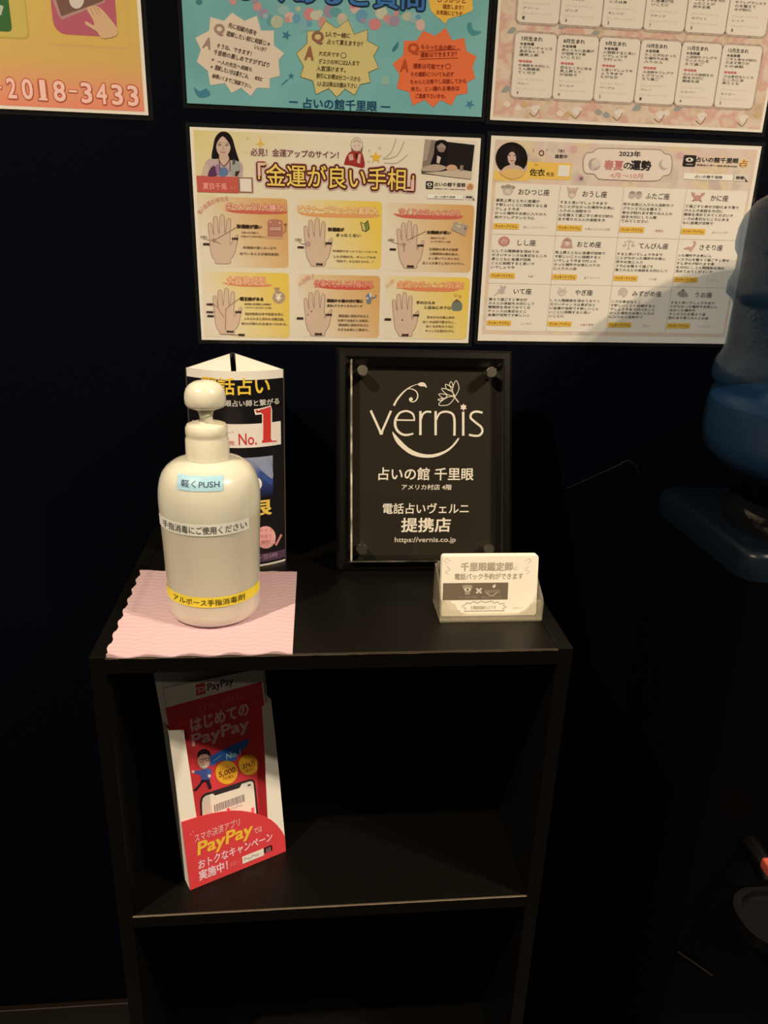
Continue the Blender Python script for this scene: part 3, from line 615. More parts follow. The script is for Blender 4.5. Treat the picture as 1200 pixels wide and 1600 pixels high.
    P.poly([(796, 233), (803, 231), (810, 236), (811, 250), (806, 258), (806, 246), (803, 238), (797, 238), (793, 244), (793, 238)], (30, 21, 19), 6, 3)
    P.line([(795, 243), (798, 242.6)], 1, (70, 46, 38), 6); P.line([(802, 242.6), (805, 243)], 1, (70, 46, 38), 6); P.line([(797, 250.6), (800, 251.6), (803, 250.2)], 1.2, (170, 84, 76), 6)
    P.poly([(797, 255), (804, 255), (805, 262), (796, 262)], (196, 160, 132), 5)
    P.build('portrait', e)
    P = Print(S)
    B = [(911, 256), (915, 240), (926, 238), (934, 232), (960, 232), (1000, 233), (1030, 234), (1038, 240), (1048, 243), (1050, 258), (1046, 272), (1036, 275), (1028, 282), (1000, 282.5), (960, 281), (936, 279.6), (928, 272), (914, 270)]
    P.poly(B, (222, 196, 164), 2, 3); P.line(B, 1.4, (160, 134, 112), 3, 3, True)
    P.disc(928.6, 256.8, 9.6, (170, 148, 128), 3); P.disc(931, 255, 7, (206, 184, 156), 4); P.disc(926, 262, 3.6, (196, 174, 148), 5)
    P.disc(1037.4, 257.4, 8, (182, 160, 136), 3); P.disc(1040, 256, 7, (220, 196, 166), 4)
    P.text('2023年', 968, 235.4, 1000, 245.4, (44, 36, 32), 4, .02); P.text('春夏', 945, 250, 973, 266, (196, 116, 98), 4, .025); P.text('の', 975, 254, 985, 264, (40, 32, 30), 4, .02); P.text('運勢', 986.4, 250.4, 1016, 266.4, (40, 32, 30), 4, .035)
    P.text('4月～10月', 954, 269.6, 1004, 279.4, (214, 148, 128), 4, .02)
    P.build('heading_lettering', e)
    P = Print(S)
    P.rect(1068.6, 242, 1085.8, 260.6, (44, 36, 30), 3, .0015); P.disc(1077, 249.6, 6, (214, 196, 166), 4, 3.4); P.disc(1077, 249.6, 2, (44, 36, 30), 5); P.rect(1072, 256, 1082, 257.6, (180, 162, 134), 4)
    P.text('占いの館千里眼', 1088.4, 244.8, 1153, 255.2, (46, 38, 32), 3, .02); P.text('予約センター 050-2018-3433', 1088.4, 256, 1151, 261.6, (60, 50, 42), 3, .02)
    P.disc(1162, 255, 7, (226, 182, 112), 3); P.text('占', 1157.6, 249.6, 1166.6, 260, (170, 108, 50), 4, .03)
    P.rect(1068.6, 270.4, 1144, 282.4, (230, 212, 182), 3); P.rect(1147.6, 272, 1169, 284, (212, 190, 160), 3); P.text('占いの館千里眼', 1086, 273.4, 1128, 279.6, (50, 42, 36), 4, .02); P.text('検索', 1150, 275, 1162, 280.6, (44, 36, 30), 4, .03); P.poly([(1163, 277), (1168, 284), (1164.6, 283.6)], (44, 36, 30), 5)
    P.build('shop_logo', e)
zodiac_poster()

# ---------- questions and answers poster
def qa_poster():
    W = (226, 208, 176)
    teal = (112, 160, 146)
    S, e = poster('teal handwritten questions poster with three jagged speech bursts', (-.0040, 1.4325), .004, .297, .210, ink(teal))
    P = Print(S)
    P.rectuv(-.1485, -.105, .1485, .105, blotch([(.35, (104, 152, 140)), (.55, (114, 162, 146)), (.75, (126, 168, 150))], 9), 0)
    rnd = random.Random(4); pc = [(190, 132, 116), (150, 128, 132), (92, 142, 132), (170, 168, 128), (140, 164, 148), (200, 160, 136), (96, 142, 150), (120, 156, 146), (196, 120, 110), (186, 178, 140)]
    for k in range(26):
        x = 402+k*10.2; y = 10+((k*37) % 29)+(k % 3)*3; P.disc(x, y, 6+rnd.random()*4, pc[k % 10], 1, 7+rnd.random()*4)
    for k in range(16): P.disc(398+k*17, 2+((k*23) % 40), 4.4, pc[(k*3+1) % 10], 1)
    D = (58, 108, 114)
    P.star(447.5, 55, 8, D, 1, 5, .45, -70); P.star(455, 119, 6, D, 1, 5, .4); P.line([(440, 133), (450, 124)], 2, D, 1)
    P.poly([(612, 81), (614, 74), (623, 64), (622, 74), (617, 80)], D, 1); P.poly([(731, 36), (730, 46), (737, 55), (747, 54), (752, 49), (742, 48), (737, 42), (737, 36)], (72, 130, 120), 1, 3)
    P.star(734, 163, 8, (66, 118, 126), 1, 5, .4, -60); P.poly([(303, 136), (312, 143), (322, 138), (329, 148), (318, 153), (308, 150)], (62, 116, 122), 1, 2); P.disc(311, 3, 5, (62, 116, 110), 1); P.disc(364, 2, 6, (190, 132, 120), 1)
    P.disc(602, 126, 7, (136, 166, 136), 1)
    P.build('printed_background', e)
    P = Print(S); nv = (24, 40, 52)
    P.text('占いの館千里眼', 474, 152.6, 588.5, 174, (28, 64, 84), 3, .025, 3); P.line([(451.5, 159), (465.5, 159.6)], 2, (28, 64, 84), 3); P.line([(595, 166.6), (610, 167.4)], 2, (28, 64, 84), 3)
    P.build('shop_name', e); P = Print(S)
    P.text('よくあるご質問', 372, -42, 662, 16.5, (58, 104, 146), 4, .02, 3, ((.075, nv), )); P.disc(521, -1, 6, nv, 3)
    P.build('title_lettering', e)
    def burst(pts, ox, oy, k, c, edge=None):
        P = Print(S); q = [(a/k+ox, b/k+oy) for a, b in pts]
        P.poly(q, c, 2)
        if edge: P.line(q, 1.1, edge, 3, 0, True)
        return P
    P = burst([(545, 0), (690, 95), (835, 35), (885, 210), (1035, 208), (1035, 385), (1155, 475), (1090, 555), (1105, 740), (985, 770), (985, 885), (835, 880), (765, 975), (650, 880), (540, 940), (465, 825), (290, 850), (260, 680), (130, 575), (180, 435), (115, 295), (275, 210), (290, 50), (450, 95)], 290, 20, 7.5, (212, 186, 150))
    T = (86, 66, 50); br = (156, 120, 98)
    P.rtext('Q', (335, 45), (350, 48), 17, br, 4, .05); P.rtext('A', (319, 66), (330, 69), 16, br, 4, .05)
    for t, a, b, h in (('先に相談内容を', (357, 39), (401, 52), 8), ('理解したい前に相談じゃ', (354, 52), (422, 69), 8), ('いいか？', (398, 73), (416, 78), 7), ('そうね、できます！', (339, 71), (393, 84), 7), ('千里眼の悪しめですがずばり', (334, 81), (421, 102), 8), ('一人の先生へ相談も', (340, 96), (394, 109), 7), ('理解したい分は書きこみ、', (336, 105), (389, 120), 8), ('etc', (398.5, 121), (410, 124), 6), ('納得いくまでご相談下さい。', (332, 118), (393, 135), 7)): P.rtext(t, a, b, h, T, 4, .02)
    P.disc(332.6, 93.4, 1.6, T, 4); P.disc(330.8, 104.6, 1.6, T, 4); P.build('speech_burst', e)
    P = burst([(470, 100), (605, 195), (750, 90), (830, 270), (995, 210), (990, 350), (1135, 425), (1070, 540), (1130, 690), (1005, 745), (1030, 870), (905, 895), (830, 1030), (715, 950), (610, 1055), (510, 945), (350, 1020), (310, 850), (155, 800), (195, 670), (105, 510), (240, 380), (240, 230), (395, 225)], 450, 20, 8, (200, 176, 106), (122, 112, 62))
    br = (140, 92, 62); T = (86, 70, 36)
    P.rtext('Q', (487.6, 58), (505, 60), 19, br, 4, .05); P.rtext('A', (477, 83), (490, 84), 20, br, 4, .05)
    for t, a, b, h in (('2人で一緒に', (508.6, 53), (547, 56), 8), ('占って貰えますか？', (511.6, 65), (567, 69), 8), ('大丈夫です', (498, 83), (530, 86), 7), ('デスクの中には2人まで', (498, 96), (561.5, 99), 8), ('入室頂けます。', (494.6, 106.6), (540, 109.4), 8), ('割引にお得20分コースから', (494.6, 118), (563, 123.6), 8), ('3人目以降はお頼み下さい', (495.6, 130.6), (557.6, 134.6), 8)): P.rtext(t, a, b, h, T, 4, .02)
    P.line([(536.6+4.2*math.cos(t*.628), 86.6+4.2*math.sin(t*.628)) for t in range(10)], .9, T, 4, 2, True); P.build('speech_burst', e)
    P = burst([(490, 145), (640, 210), (770, 105), (850, 265), (1005, 235), (1030, 400), (1155, 465), (1105, 600), (1140, 740), (1040, 790), (1045, 925), (905, 950), (845, 1080), (710, 1010), (615, 1105), (510, 1010), (360, 1080), (310, 910), (160, 865), (195, 690), (105, 560), (240, 450), (250, 270), (405, 270)], 600, 30, 8, (220, 104, 56))
    br = (176, 70, 34); T = (140, 46, 22)
    P.rtext('Q', (637.6, 76), (654, 77), 17, br, 4, .05); P.rtext('A', (626.6, 102), (638, 103), 18, br, 4, .05)
    for t, a, b, h in (('もらった品の鑑に', (658, 73), (712, 75), 8), ('撮影はできますか？', (657, 86), (714, 84), 8), ('撮影は可能です', (645.6, 103), (694, 104.6), 8), ('その撮影についても必ず', (641.6, 116), (709, 116), 7.4), ('ちゃんとお断りし相談してから', (641, 128), (728, 126.6), 7.4), ('来た、とい撮れる場合は', (642, 139), (717.6, 138), 7.4), ('ご遠慮下さいませ。', (649, 150), (696, 150), 7)): P.rtext(t, a, b, h, T, 4, .02)
    P.line([(655, 80.6), (719, 77)], .9, T, 4); P.line([(655, 92.6), (716, 90.6)], .9, T, 4); P.line([(700+4*math.cos(t*.628), 104+4*math.sin(t*.628)) for t in range(10)], .9, T, 4, 2, True); P.build('speech_burst', e)
    P = Print(S); P.poly([(672, -20), (671, 8), (676, 20), (690, 32), (696, 37), (700, 30), (720, 24), (738, 16), (738, 8), (736, -20), (705, -34)], (226, 170, 66), 2, 3)
    for t, a, b, h in (('しっかりと', (684, -1), (728, 1), 8), ('鑑定します！', (692, 10), (724, 12), 7), ('お気軽にどうぞ', (682, 19), (722, 22), 7)): P.rtext(t, a, b, h, (150, 84, 30), 4, .03)
    P.build('speech_burst', e)
qa_poster()

# ---------- birth month poster
def birth_poster():
    S, e = poster('pink floral birth-month fortune poster with rows of framed cards at the upper right', (.3022, 1.4315), .004, .297, .210, white_paper)
    P = Print(S); P.rectuv(-.1455, -.102, .1455, .102, blotch([(.28, (176, 140, 104)), (.4, (206, 172, 134)), (.48, (214, 184, 148)), (.55, (204, 150, 122)), (.63, (210, 178, 140)), (.74, (188, 148, 106)), (.85, (202, 138, 112))], 30), 0)
    rnd = random.Random(8)
    for k in range(14):
        x = 778+rnd.random()*400; y = 158+rnd.random()*16+(x-778)*.045
        P.poly([(x, y), (x+6, y-5), (x+12, y), (x+7, y+5)], [(220, 194, 160), (150, 146, 124), (210, 160, 134), (196, 160, 104)][k % 4], 1, 3)
    for q in ((800, 47), (880, 40), (791, 139), (855, 150), (930, 52), (995, 168), (1060, 168), (1170, 155)): P.poly([(q[0]-8, q[1]+4), (q[0], q[1]-5), (q[0]+7, q[1]-1), (q[0]+1, q[1]+5)], (150, 144, 124), 1, 3)
    for k in range(6):
        x = 835+k*65; P.line([(x-8, 176+k*3), (x, 182+k*3), (x+8, 170+k*3)], 1.4, (150, 116, 78), 2, 4); P.poly([(x-6, 168+k*3), (x+4, 164+k*3), (x+10, 170+k*3), (x, 178+k*3)], (218, 196, 164), 1, 3)
    P.build('printed_background', e)
    a, b = S.loc(806, 51), S.loc(861, 154); c2 = S.loc(1131, 67.5); ua, va = a; W, H = b[0]-a[0], a[1]-b[1]; pu = (c2[0]-a[0])/5
    rowp = S.loc(806, 152)[1]; rowp = S.loc(809.5, 35)[1]-rowp
    mon = ['1', '2', '3', '4', '5', '6', '7', '8', '9', '10', '11', '12']; colr = ['グリーン', 'ピンク', 'オレンジ', 'ブラック', 'ホワイト', 'レッド', 'ブルー', 'ゴールド', 'パープル', 'グレー', 'シルバー', 'ネイビー']
    for k in range(12):
        r, c = divmod(k, 6); u = ua+c*pu; v = va+(rowp if r == 0 else 0); P = Print(S); f = .0021
        R = lambda x, y: (u+x*W, v-y*H)
        P.rectuv(u-f, v-H-f, u+W+f, v+f, blotch([(.3, (150, 120, 96)), (.55, (186, 156, 126)), (.75, (160, 140, 118))], 160), 2, .006)
        P.rectuv(u-.0004, v-H-.0004, u+W+.0004, v+.0004, (196, 172, 140), 3, .004); P.rectuv(u, v-H, u+W, v, (222, 200, 166), 4, .004)
        def t(s_, x0, y0, x1, y1, col, bold=.02): p, q = R(x0, y0), R(x1, y1); P.textuv(s_, p[0], q[1], q[0], p[1], col, 5, bold)
        K = (88, 78, 64)
        t(mon[k]+'月生まれ', .14, .05, .66, .115, (70, 60, 50), .03); t('★全体運', .12, .14, .46, .185, (76, 66, 54), .04)
        for j, x in enumerate((.92, .7, .55)): t(jp(k*17+j*9+3, int(9*x)), .12, .20+j*.056, .12+x*.86, .243+j*.056, K)
        t('♥恋愛運', .12, .415, .44, .455, (196, 100, 86), .04)
        for j, x in enumerate((.9, .62, .5)): t(jp(k*29+j*11+31, int(9*x)), .12, .475+j*.056, .12+x*.86, .518+j*.056, K)
        t('【ラッキーカラー】', .12, .695, .74, .735, (204, 178, 146), 0); t(colr[k], .12, .765, .14+.09*len(colr[k]), .80, (110, 96, 80), .01)
        t('【ラッキーナンバー】', .12, .845, .8, .885, (204, 178, 146), 0); t(str((k*5) % 9+1), .13, .91, .17, .955, (90, 78, 64), .03)
        P.build('month_card', e)
birth_poster()

# ---------- orange phone number poster
def phone_poster():
    S, e = poster('large orange and yellow poster with a phone number, left edge', (-.401, 1.462), .004, .420, .297, white_paper, .0045)
    P = Print(S); P.rectuv(-.2065, -.1455, .2065, .1455, grad([(0, (222, 128, 92)), (.07, (216, 142, 92)), (.14, (206, 158, 82)), (.3, (204, 166, 76)), (1, (206, 176, 80))], (0, -.1455), (0, .1455)), 0)
    for x0, y0, x1, y1, c in ((-70, -60, 47, 62, (180, 156, 66)), (62, -60, 206, 77, (214, 160, 96))):
        a, b = S.loc(x0, y0), S.loc(x1, y1); P.rectuv(a[0], b[1], b[0], a[1], c, 1, .006); P.rectuv(a[0]+.001, b[1]+.001, b[0]-.001, a[1]-.001, (206, 162, 76) if x0 > 0 else (196, 164, 76), 2, .0055)
    P.build('printed_background', e)
    P = Print(S); a, b = S.loc(-90, -60), S.loc(19.5, 50); P.rectuv(a[0], b[1], b[0], a[1], (52, 94, 44), 3, .004)
    P.poly([(0, 8), (6, 10), (2, 24), (-6, 24)], (176, 178, 140), 4); P.build('printed_icon', e)
    P = Print(S); a, b = S.loc(73, -60), S.loc(184.5, 58.5); P.rectuv(a[0], b[1], b[0], a[1], (176, 84, 90), 3, .011)
    P.poly([(78, -10), (92, 25), (97, 31), (165, 4), (150, -50), (90, -50)], (176, 128, 110), 4); P.poly([(84, -12), (96, 25.6), (162, 1.5), (150, -40), (95, -40)], (116, 78, 62), 5)
    P.disc(120, 0, 11.5, (204, 184, 154), 6, 14)
    P.poly([(136, 14), (146, 10), (156, 12), (170, 27), (184, 46), (180, 57), (160, 60), (152, 50), (136, 40), (133, 36), (135, 33.6), (147, 40), (145, 30)], (206, 160, 112), 6, 3)
    for q in ([(141, 12), (147, 25)], [(147, 11), (153, 23)], [(152, 12), (158, 22)]): P.line(q, .9, (170, 120, 82), 7)
    P.build('printed_icon', e)
    P = Print(S); ol = ((.06, (186, 84, 56)), )
    
    for ch, xa, xb in (('2', 9.5, 27), ('0', 33, 52.5), ('1', 62, 72), ('8', 82.5, 103), ('3', 126, 144.5), ('4', 149.5, 168), ('3', 174, 192.5), ('3', 199, 216.5), ('0', -85, -66), ('5', -60, -42), ('0', -36, -17)):
        y = 122+(xa-9.5)*.063; P.text(ch, xa, y, xb, y+30.4+(xb-xa)*.063, (244, 182, 152), 3, .02, 3, ol)
    for x in (107.5, ):
        y = 137+(x-9.5)*.063
        P.line([(x-1, y-1), (x+14, y)], 6, (186, 84, 56), 3); P.line([(x, y-.9), (x+13, y)], 3.4, (244, 182, 152), 4)
    P.line([(-12, 136), (3.6, 137)], 6, (186, 84, 56), 3); P.line([(-11, 136.1), (2.6, 137)], 3.4, (244, 182, 152), 4)
    y = 122+(62-9.5)*.063+30; P.line([(59.6, y-.4), (76, y+.6)], 6, (186, 84, 56), 3); P.line([(61, y-.4), (75, y+.6)], 3.4, (244, 182, 152), 5)
    P.build('phone_number', e)
phone_poster()

# ================================================================== FRAMED PLAQUE
def plaque():
    bot, top = np.array([-.0037, -.142, ZT+.0004]), np.array([-.0015, -.066, 1.100]); up = top-bot; up[0] = 0
    S = Plane(bot, (1, 0, 0), up); H = float(np.linalg.norm(up)); W = .1865
    # the board stands upright on its lower back edge and leans; local z points to the viewer
    off = -.012
    e = thing('plaque', 'black framed award plaque with clear acrylic front leaning on the wall behind the cards', 'plaque', S.matrix())
    m_fr = bumpy(mat('dark_wood_frame', (.0032, .0027, .0021), .42, .16), 200, .1); m_in = mat('plaque_board', (.021, .018, .014), .55, .15)
    bm = bmesh.new(); f = .017
    P0 = [(0, 0), (W, 0), (W, H), (0, H)]; prof = [(0, -.012), (0, -.002), (.003, .0005), (.009, .0015), (.013, -.001), (f, -.003)]
    rings = []
    for ins, h in prof: rings.append([bm.verts.new(((ins if x == 0 else W-ins), (ins if y == 0 else H-ins), h)) for x, y in P0])
    for A, B in zip(rings, rings[1:]):
        for k in range(4): bm.faces.new((A[k], A[(k+1) % 4], B[(k+1) % 4], B[k]))
    bm.faces.new(list(reversed(rings[0]))); from_bm('frame', bm, m_fr, e)
    bm = bmesh.new(); box(bm, f-.001, W-f+.001, f-.001, H-f+.001, -.008, -.003); from_bm('backing_board', bm, m_in, e)
    # acrylic sheet held off the board by four studs
    A = Plane(np.array(S.o)+S.n*.0095, S.ux, S.uy); a, b = A.loc(548, 561), A.loc(786, 877)
    m_ac = clear('clear_acrylic', (.97, .97, .96), .06, 1.4); m_ed = bpy.data.materials.new('acrylic_edge_bright'); m_ed.use_nodes = True; nt, N, L, bs = nodes(m_ed)
    tc = N.new('ShaderNodeTexCoord'); no = N.new('ShaderNodeTexNoise'); no.inputs['Scale'].default_value = 55; L.new(tc.outputs['Object'], no.inputs[0])
    cr = N.new('ShaderNodeValToRGB'); cr.color_ramp.elements[0].position = .42; cr.color_ramp.elements[0].color = (.22, .21, .19, 1); cr.color_ramp.elements[1].position = .66; cr.color_ramp.elements[1].color = (.92, .90, .84, 1); L.new(no.outputs[0], cr.inputs[0]); L.new(cr.outputs[0], bs.inputs['Base Color']); bs.inputs['Roughness'].default_value = .25
    bm = bmesh.new(); box(bm, a[0], b[0], b[1], a[1], .0015, .0095)
    fe = [ed for ed in bm.edges if all(v.co.z > .009 for v in ed.verts) and (all(abs(v.co.x-a[0]) < 1e-4 for v in ed.verts) or all(abs(v.co.y-b[1]) < 1e-4 for v in ed.verts))]
    bmesh.ops.bevel(bm, geom=fe, offset=.0016, segments=1, affect='EDGES')     # chamfer added on left and lower front edges, standing in for refracted brightness
    bm.normal_update()
    for fc in bm.faces: fc.material_index = 0 if abs(fc.normal.z) > .99 else (2 if fc.normal.y > .9 or fc.normal.x > .9 else 1)  # edge brightness painted: pale at left and bottom, dark at top and right
    from_bm('acrylic_panel', bm, [m_ac, m_ed, mat('acrylic_edge_dim', (.06, .055, .048), .15, .5)], e)
    m_st = mat('brushed_steel', (.55, .52, .47), .25, .5, Metallic=1.0)
    for q in ((566.8, 578.8), (768.7, 581.5), (565.5, 858.5), (764.7, 858)):
        B = Plane(np.array(S.o)+S.n*.0165, S.ux, S.uy); u, v = B.loc(*q)
        bm = bmesh.new(); lathe(bm, [(.0052, -.003), (.0052, .0015), (.0056, .0095), (.0056, .0155), (.0050, .0165)], u, v, 28, cap0=True, cap1=True); from_bm('standoff_stud', bm, m_st, e, 30)
    # print on the board behind the sheet
    A = Plane(np.array(S.o)-S.n*.0029, S.ux, S.uy); P = Print(A, rough=.5, base=-.0029); c = (222, 200, 166); k, ox, oy = 5.4545, 560, 580
    q = lambda pts: [(x/k+ox, y/k+oy) for x, y in pts]
    P.line(q([(105, 335), (195, 535)]), 3.6, c, 1); P.line(q([(192, 535), (278, 338)]), 3.4, c, 1); P.poly(q([(183, 541), (205, 541), (212, 520), (194, 505), (176, 520)]), c, 1)
    P.line(q([(478, 417), (468, 372), (440, 348), (400, 340), (352, 356), (322, 398), (312, 445), (325, 496), (362, 532), (410, 544), (468, 532)]), [2, 3, 3.2, 3, 3.2, 3.8, 4, 3.8, 3.6, 3.4, 2.6], c, 1, 5); P.line(q([(320, 416), (482, 418)]), 2.2, c, 1)
    P.line(q([(528, 340), (528, 545)]), 3.7, c, 1); P.line(q([(534, 410), (548, 368), (580, 346), (621, 348)]), [2.6, 3, 3, 3.2], c, 1, 5)
    P.line(q([(658, 340), (658, 546)]), 3.7, c, 1); P.line(q([(664, 416), (690, 362), (742, 345), (798, 362), (818, 415), (818, 549)]), [2.4, 3, 3.2, 3.4, 3.6, 3.7], c, 1, 5)
    P.line(q([(893, 345), (893, 550)]), 3.7, c, 1); P.star(895/k+ox, 307/k+oy, 5.6, c, 1, 6, .6)
    P.line(q([(1058, 354), (1005, 344), (965, 360), (957, 398), (1000, 438), (1045, 475), (1056, 515), (1030, 547), (985, 550), (942, 541)]), 3.4, c, 1, 5)
    P.poly(q([(288, 515), (300, 560), (335, 622), (420, 695), (500, 728), (590, 738), (680, 725), (770, 678), (830, 620), (860, 572), (843, 576), (800, 630), (740, 675), (660, 703), (590, 710), (510, 695), (430, 655), (360, 590), (310, 535)]), c, 1, 2)
    P.line(q([(302, 294), (330, 242), (380, 182), (430, 142), (480, 118), (515, 110)]), [3.2, 3, 2.4, 1.6, 1, .8], c, 1, 5)
    P.poly(q([(507, 112), (524, 98), (550, 96), (572, 110), (583, 142), (560, 130), (525, 128)]), c, 1, 3)
    P.line(q([(415, 152), (455, 152), (492, 172), (506, 210), (492, 247), (462, 262), (438, 250), (436, 232)]), [.8, 1.4, 1.8, 2, 1.8, 1.6, 1.6, 1.8], c, 1, 5); P.disc(448/k+ox, 238/k+oy, 2.8, c, 1)
    for pet in ([(817, 215), (802, 150), (832, 80), (857, 140), (840, 190)], [(817, 212), (750, 195), (708, 148), (770, 158), (805, 185)], [(815, 218), (760, 222), (700, 262), (688, 290), (760, 288), (800, 255)], [(806, 138), (802, 110), (788, 88), (776, 118)], [(792, 168), (780, 130), (742, 112), (752, 152)], [(755, 208), (725, 195), (684, 195), (708, 222), (735, 232)], [(720, 235), (700, 235), (678, 243), (700, 252)]): P.line(q(pet), 1.1, c, 1, 4, True)
    P.line(q([(815, 216), (854, 266)]), 1.8, c, 1)
    P.text('占いの館 千里眼', 591.3, 730.6, 739.3, 750.4, c, 1, .018, 3, (), .03); P.text('アメリカ村店 4階', 627.3, 756.8, 705.2, 765.4, c, 1, .012, 3, (), .06)
    P.text('電話占いヴェルニ', 598, 786.4, 732, 802.6, c, 1, .014, 3, (), .03); P.text('提携店', 626.8, 809.4, 703.3, 831, c, 1, .022, 3, (), .04); P.text('https://vernis.co.jp', 617, 839.6, 712, 849, (190, 170, 138), 1, .02, 2)
    P.build('printed_lettering', e)
plaque()

# ================================================================== TRIANGULAR DISPLAY TOWER
def display_tower():
    xa, xb, yc, zt, sag = -.1505, -.0577, -.112, 1.0842, .0175; xm = (xa+xb)/2; W = xb-xa; H = zt-ZT
    f = lambda u: -sag*(1-(2*u/W)**2)
    S = Bulge((xm, yc, ZT+.0003), f); e = thing('display_tower', 'black curved advertising tower with a big red number behind the pump bottle', 'display stand', Matrix.Translation((xm, yc, ZT+.0003)))
    blk = ink((24, 19, 18), None, .28, .4); wht = ink((236, 216, 182)); ap = (-.011, .102)
    n = 20; us = [-W/2+W*i/n for i in range(n+1)]
    bm = bmesh.new()
    fr = [[bm.verts.new((u, f(u), z)) for u in us] for z in (0, .0022, H-.0085, H)]
    for r, (A, B) in enumerate(zip(fr, fr[1:])):
        for i in range(n): bm.faces.new((A[i], A[i+1], B[i+1], B[i])).material_index = (1, 0, 1)[r]
    from_bm('front_panel', bm, [blk, wht], e, 60)
    bm = bmesh.new()
    for a, b in (((-W/2, 0), ap), (ap, (W/2, 0))):
        d = Vector((b[0]-a[0], b[1]-a[1])).normalized(); nn = Vector((-d.y, d.x))*.0012
        prism(bm, [a, b, (b[0]+nn.x, b[1]+nn.y), (a[0]+nn.x, a[1]+nn.y)], 0, H-.0006)
    from_bm('back_panel', bm, ink((70, 62, 54)), e)
    # white lid in two halves with a slot between
    g = .005
    bm = bmesh.new()
    for sgn in (-1, 1):
        front = [(u, f(u)+.0006) for u in us if u*sgn >= g*.5]; tipn = (sgn*g*.5, f(0)+.004)
        loop = front+[tipn, (ap[0]-g*.6, ap[1]-.006)] if sgn < 0 else [tipn]+front+[(ap[0]+g*.6, ap[1]-.006)]
        prism(bm, loop, H-.0016, H-.0006)
    from_bm('lid', bm, wht, e)
    P = Print(S, rough=.3, base=.0001)
    P.text('電話占い', 315, 587.4, 421.3, 614.6, (238, 190, 62), 2, .022, 3); P.text('全国の千里眼占い師と繋がる', 300, 619.6, 436, 631, (206, 190, 160), 2, .02, 2)
    P.build('heading_lettering', e)
    P = Print(S, rough=.3, base=.0001); a, b = S.loc(301, 656.5), S.loc(438.8, 694); P.rectuv(a[0], b[1], b[0], a[1], (232, 210, 178), 1, 0, 16)
    P.text('当たる占い', 308, 668, 365, 677, (170, 140, 112), 2, .01); P.text('実績件数', 312, 684, 367.4, 696, (206, 96, 78), 2, .01); P.text('No.', 372.6, 677.6, 401, 694.4, (196, 56, 44), 2, .01, 3)
    one = [(672, 443), (700, 440), (735, 432), (770, 420), (772, 440), (772, 622), (780, 634), (810, 632), (806, 640), (770, 642), (735, 646), (690, 648), (694, 640), (716, 638), (724, 625), (724, 470), (715, 462), (678, 466)]
    q = [(x/4+230, y/4+530) for x, y in one]; P.line(q, 3.6, (236, 216, 186), 2, 0, True); P.poly(q, (206, 56, 44), 3)
    P.build('number_banner', e)
    P = Print(S, rough=.3, base=.0001); a, b = S.loc(322, 712), S.loc(427, 775)
    P.rectuv(a[0], b[1], b[0], a[1], grad([(0, (24, 19, 20)), (.35, (46, 58, 98)), (.6, (70, 86, 124)), (.85, (134, 134, 142)), (1, (150, 146, 146))], (0, 0, b[1]), (0, 0, a[1])), 1, 0, 12)
    P.poly([(378, 716), (400, 716), (420, 722), (426, 735), (425, 748), (412, 738), (396, 722)], (142, 142, 150), 2, 3); P.poly([(405, 735), (420, 745), (426, 750), (424, 758), (410, 748)], (56, 76, 122), 3, 2)
    P.disc(401.6, 756, 7.4, (234, 214, 186), 4, 9.6); P.text('千里眼', 302, 775, 423.6, 803, (224, 182, 74), 4, .03, 3)
    P.build('printed_picture', e)
    P = Print(S, rough=.3, base=.0001); P.disc(415, 839.4, 15.6, (230, 158, 138), 2, 17.6)
    P.poly([(428, 845), (430.6, 847), (428.6, 850)], (230, 158, 138), 2)
    for j, t in enumerate(('今すぐ', '登録で', '無料')): P.rtext(t, (404+j*2, 829+j*9), (426-j*2, 828+j*9), 6, (186, 104, 90), 3)
    P.line([(430.6, 852), (439.6, 835)], 3.2, (214, 130, 112), 2)
    a, b = S.loc(446.2, 857), S.loc(446.2, 869.6); P.rectuv(-W/2+.0005, b[1], W/2-.0003, a[1], (92, 62, 76), 2, 0, 20)
    a, b = S.loc(410, 866), S.loc(433, 869); t0 = S.loc(433, 862); t1 = S.loc(433, 869.5); P.textuv('午前10時～翌5時', a[0]-.03, t1[1], t0[0], t0[1], (176, 140, 142), 3)
    P.build('footer_print', e)
display_tower()

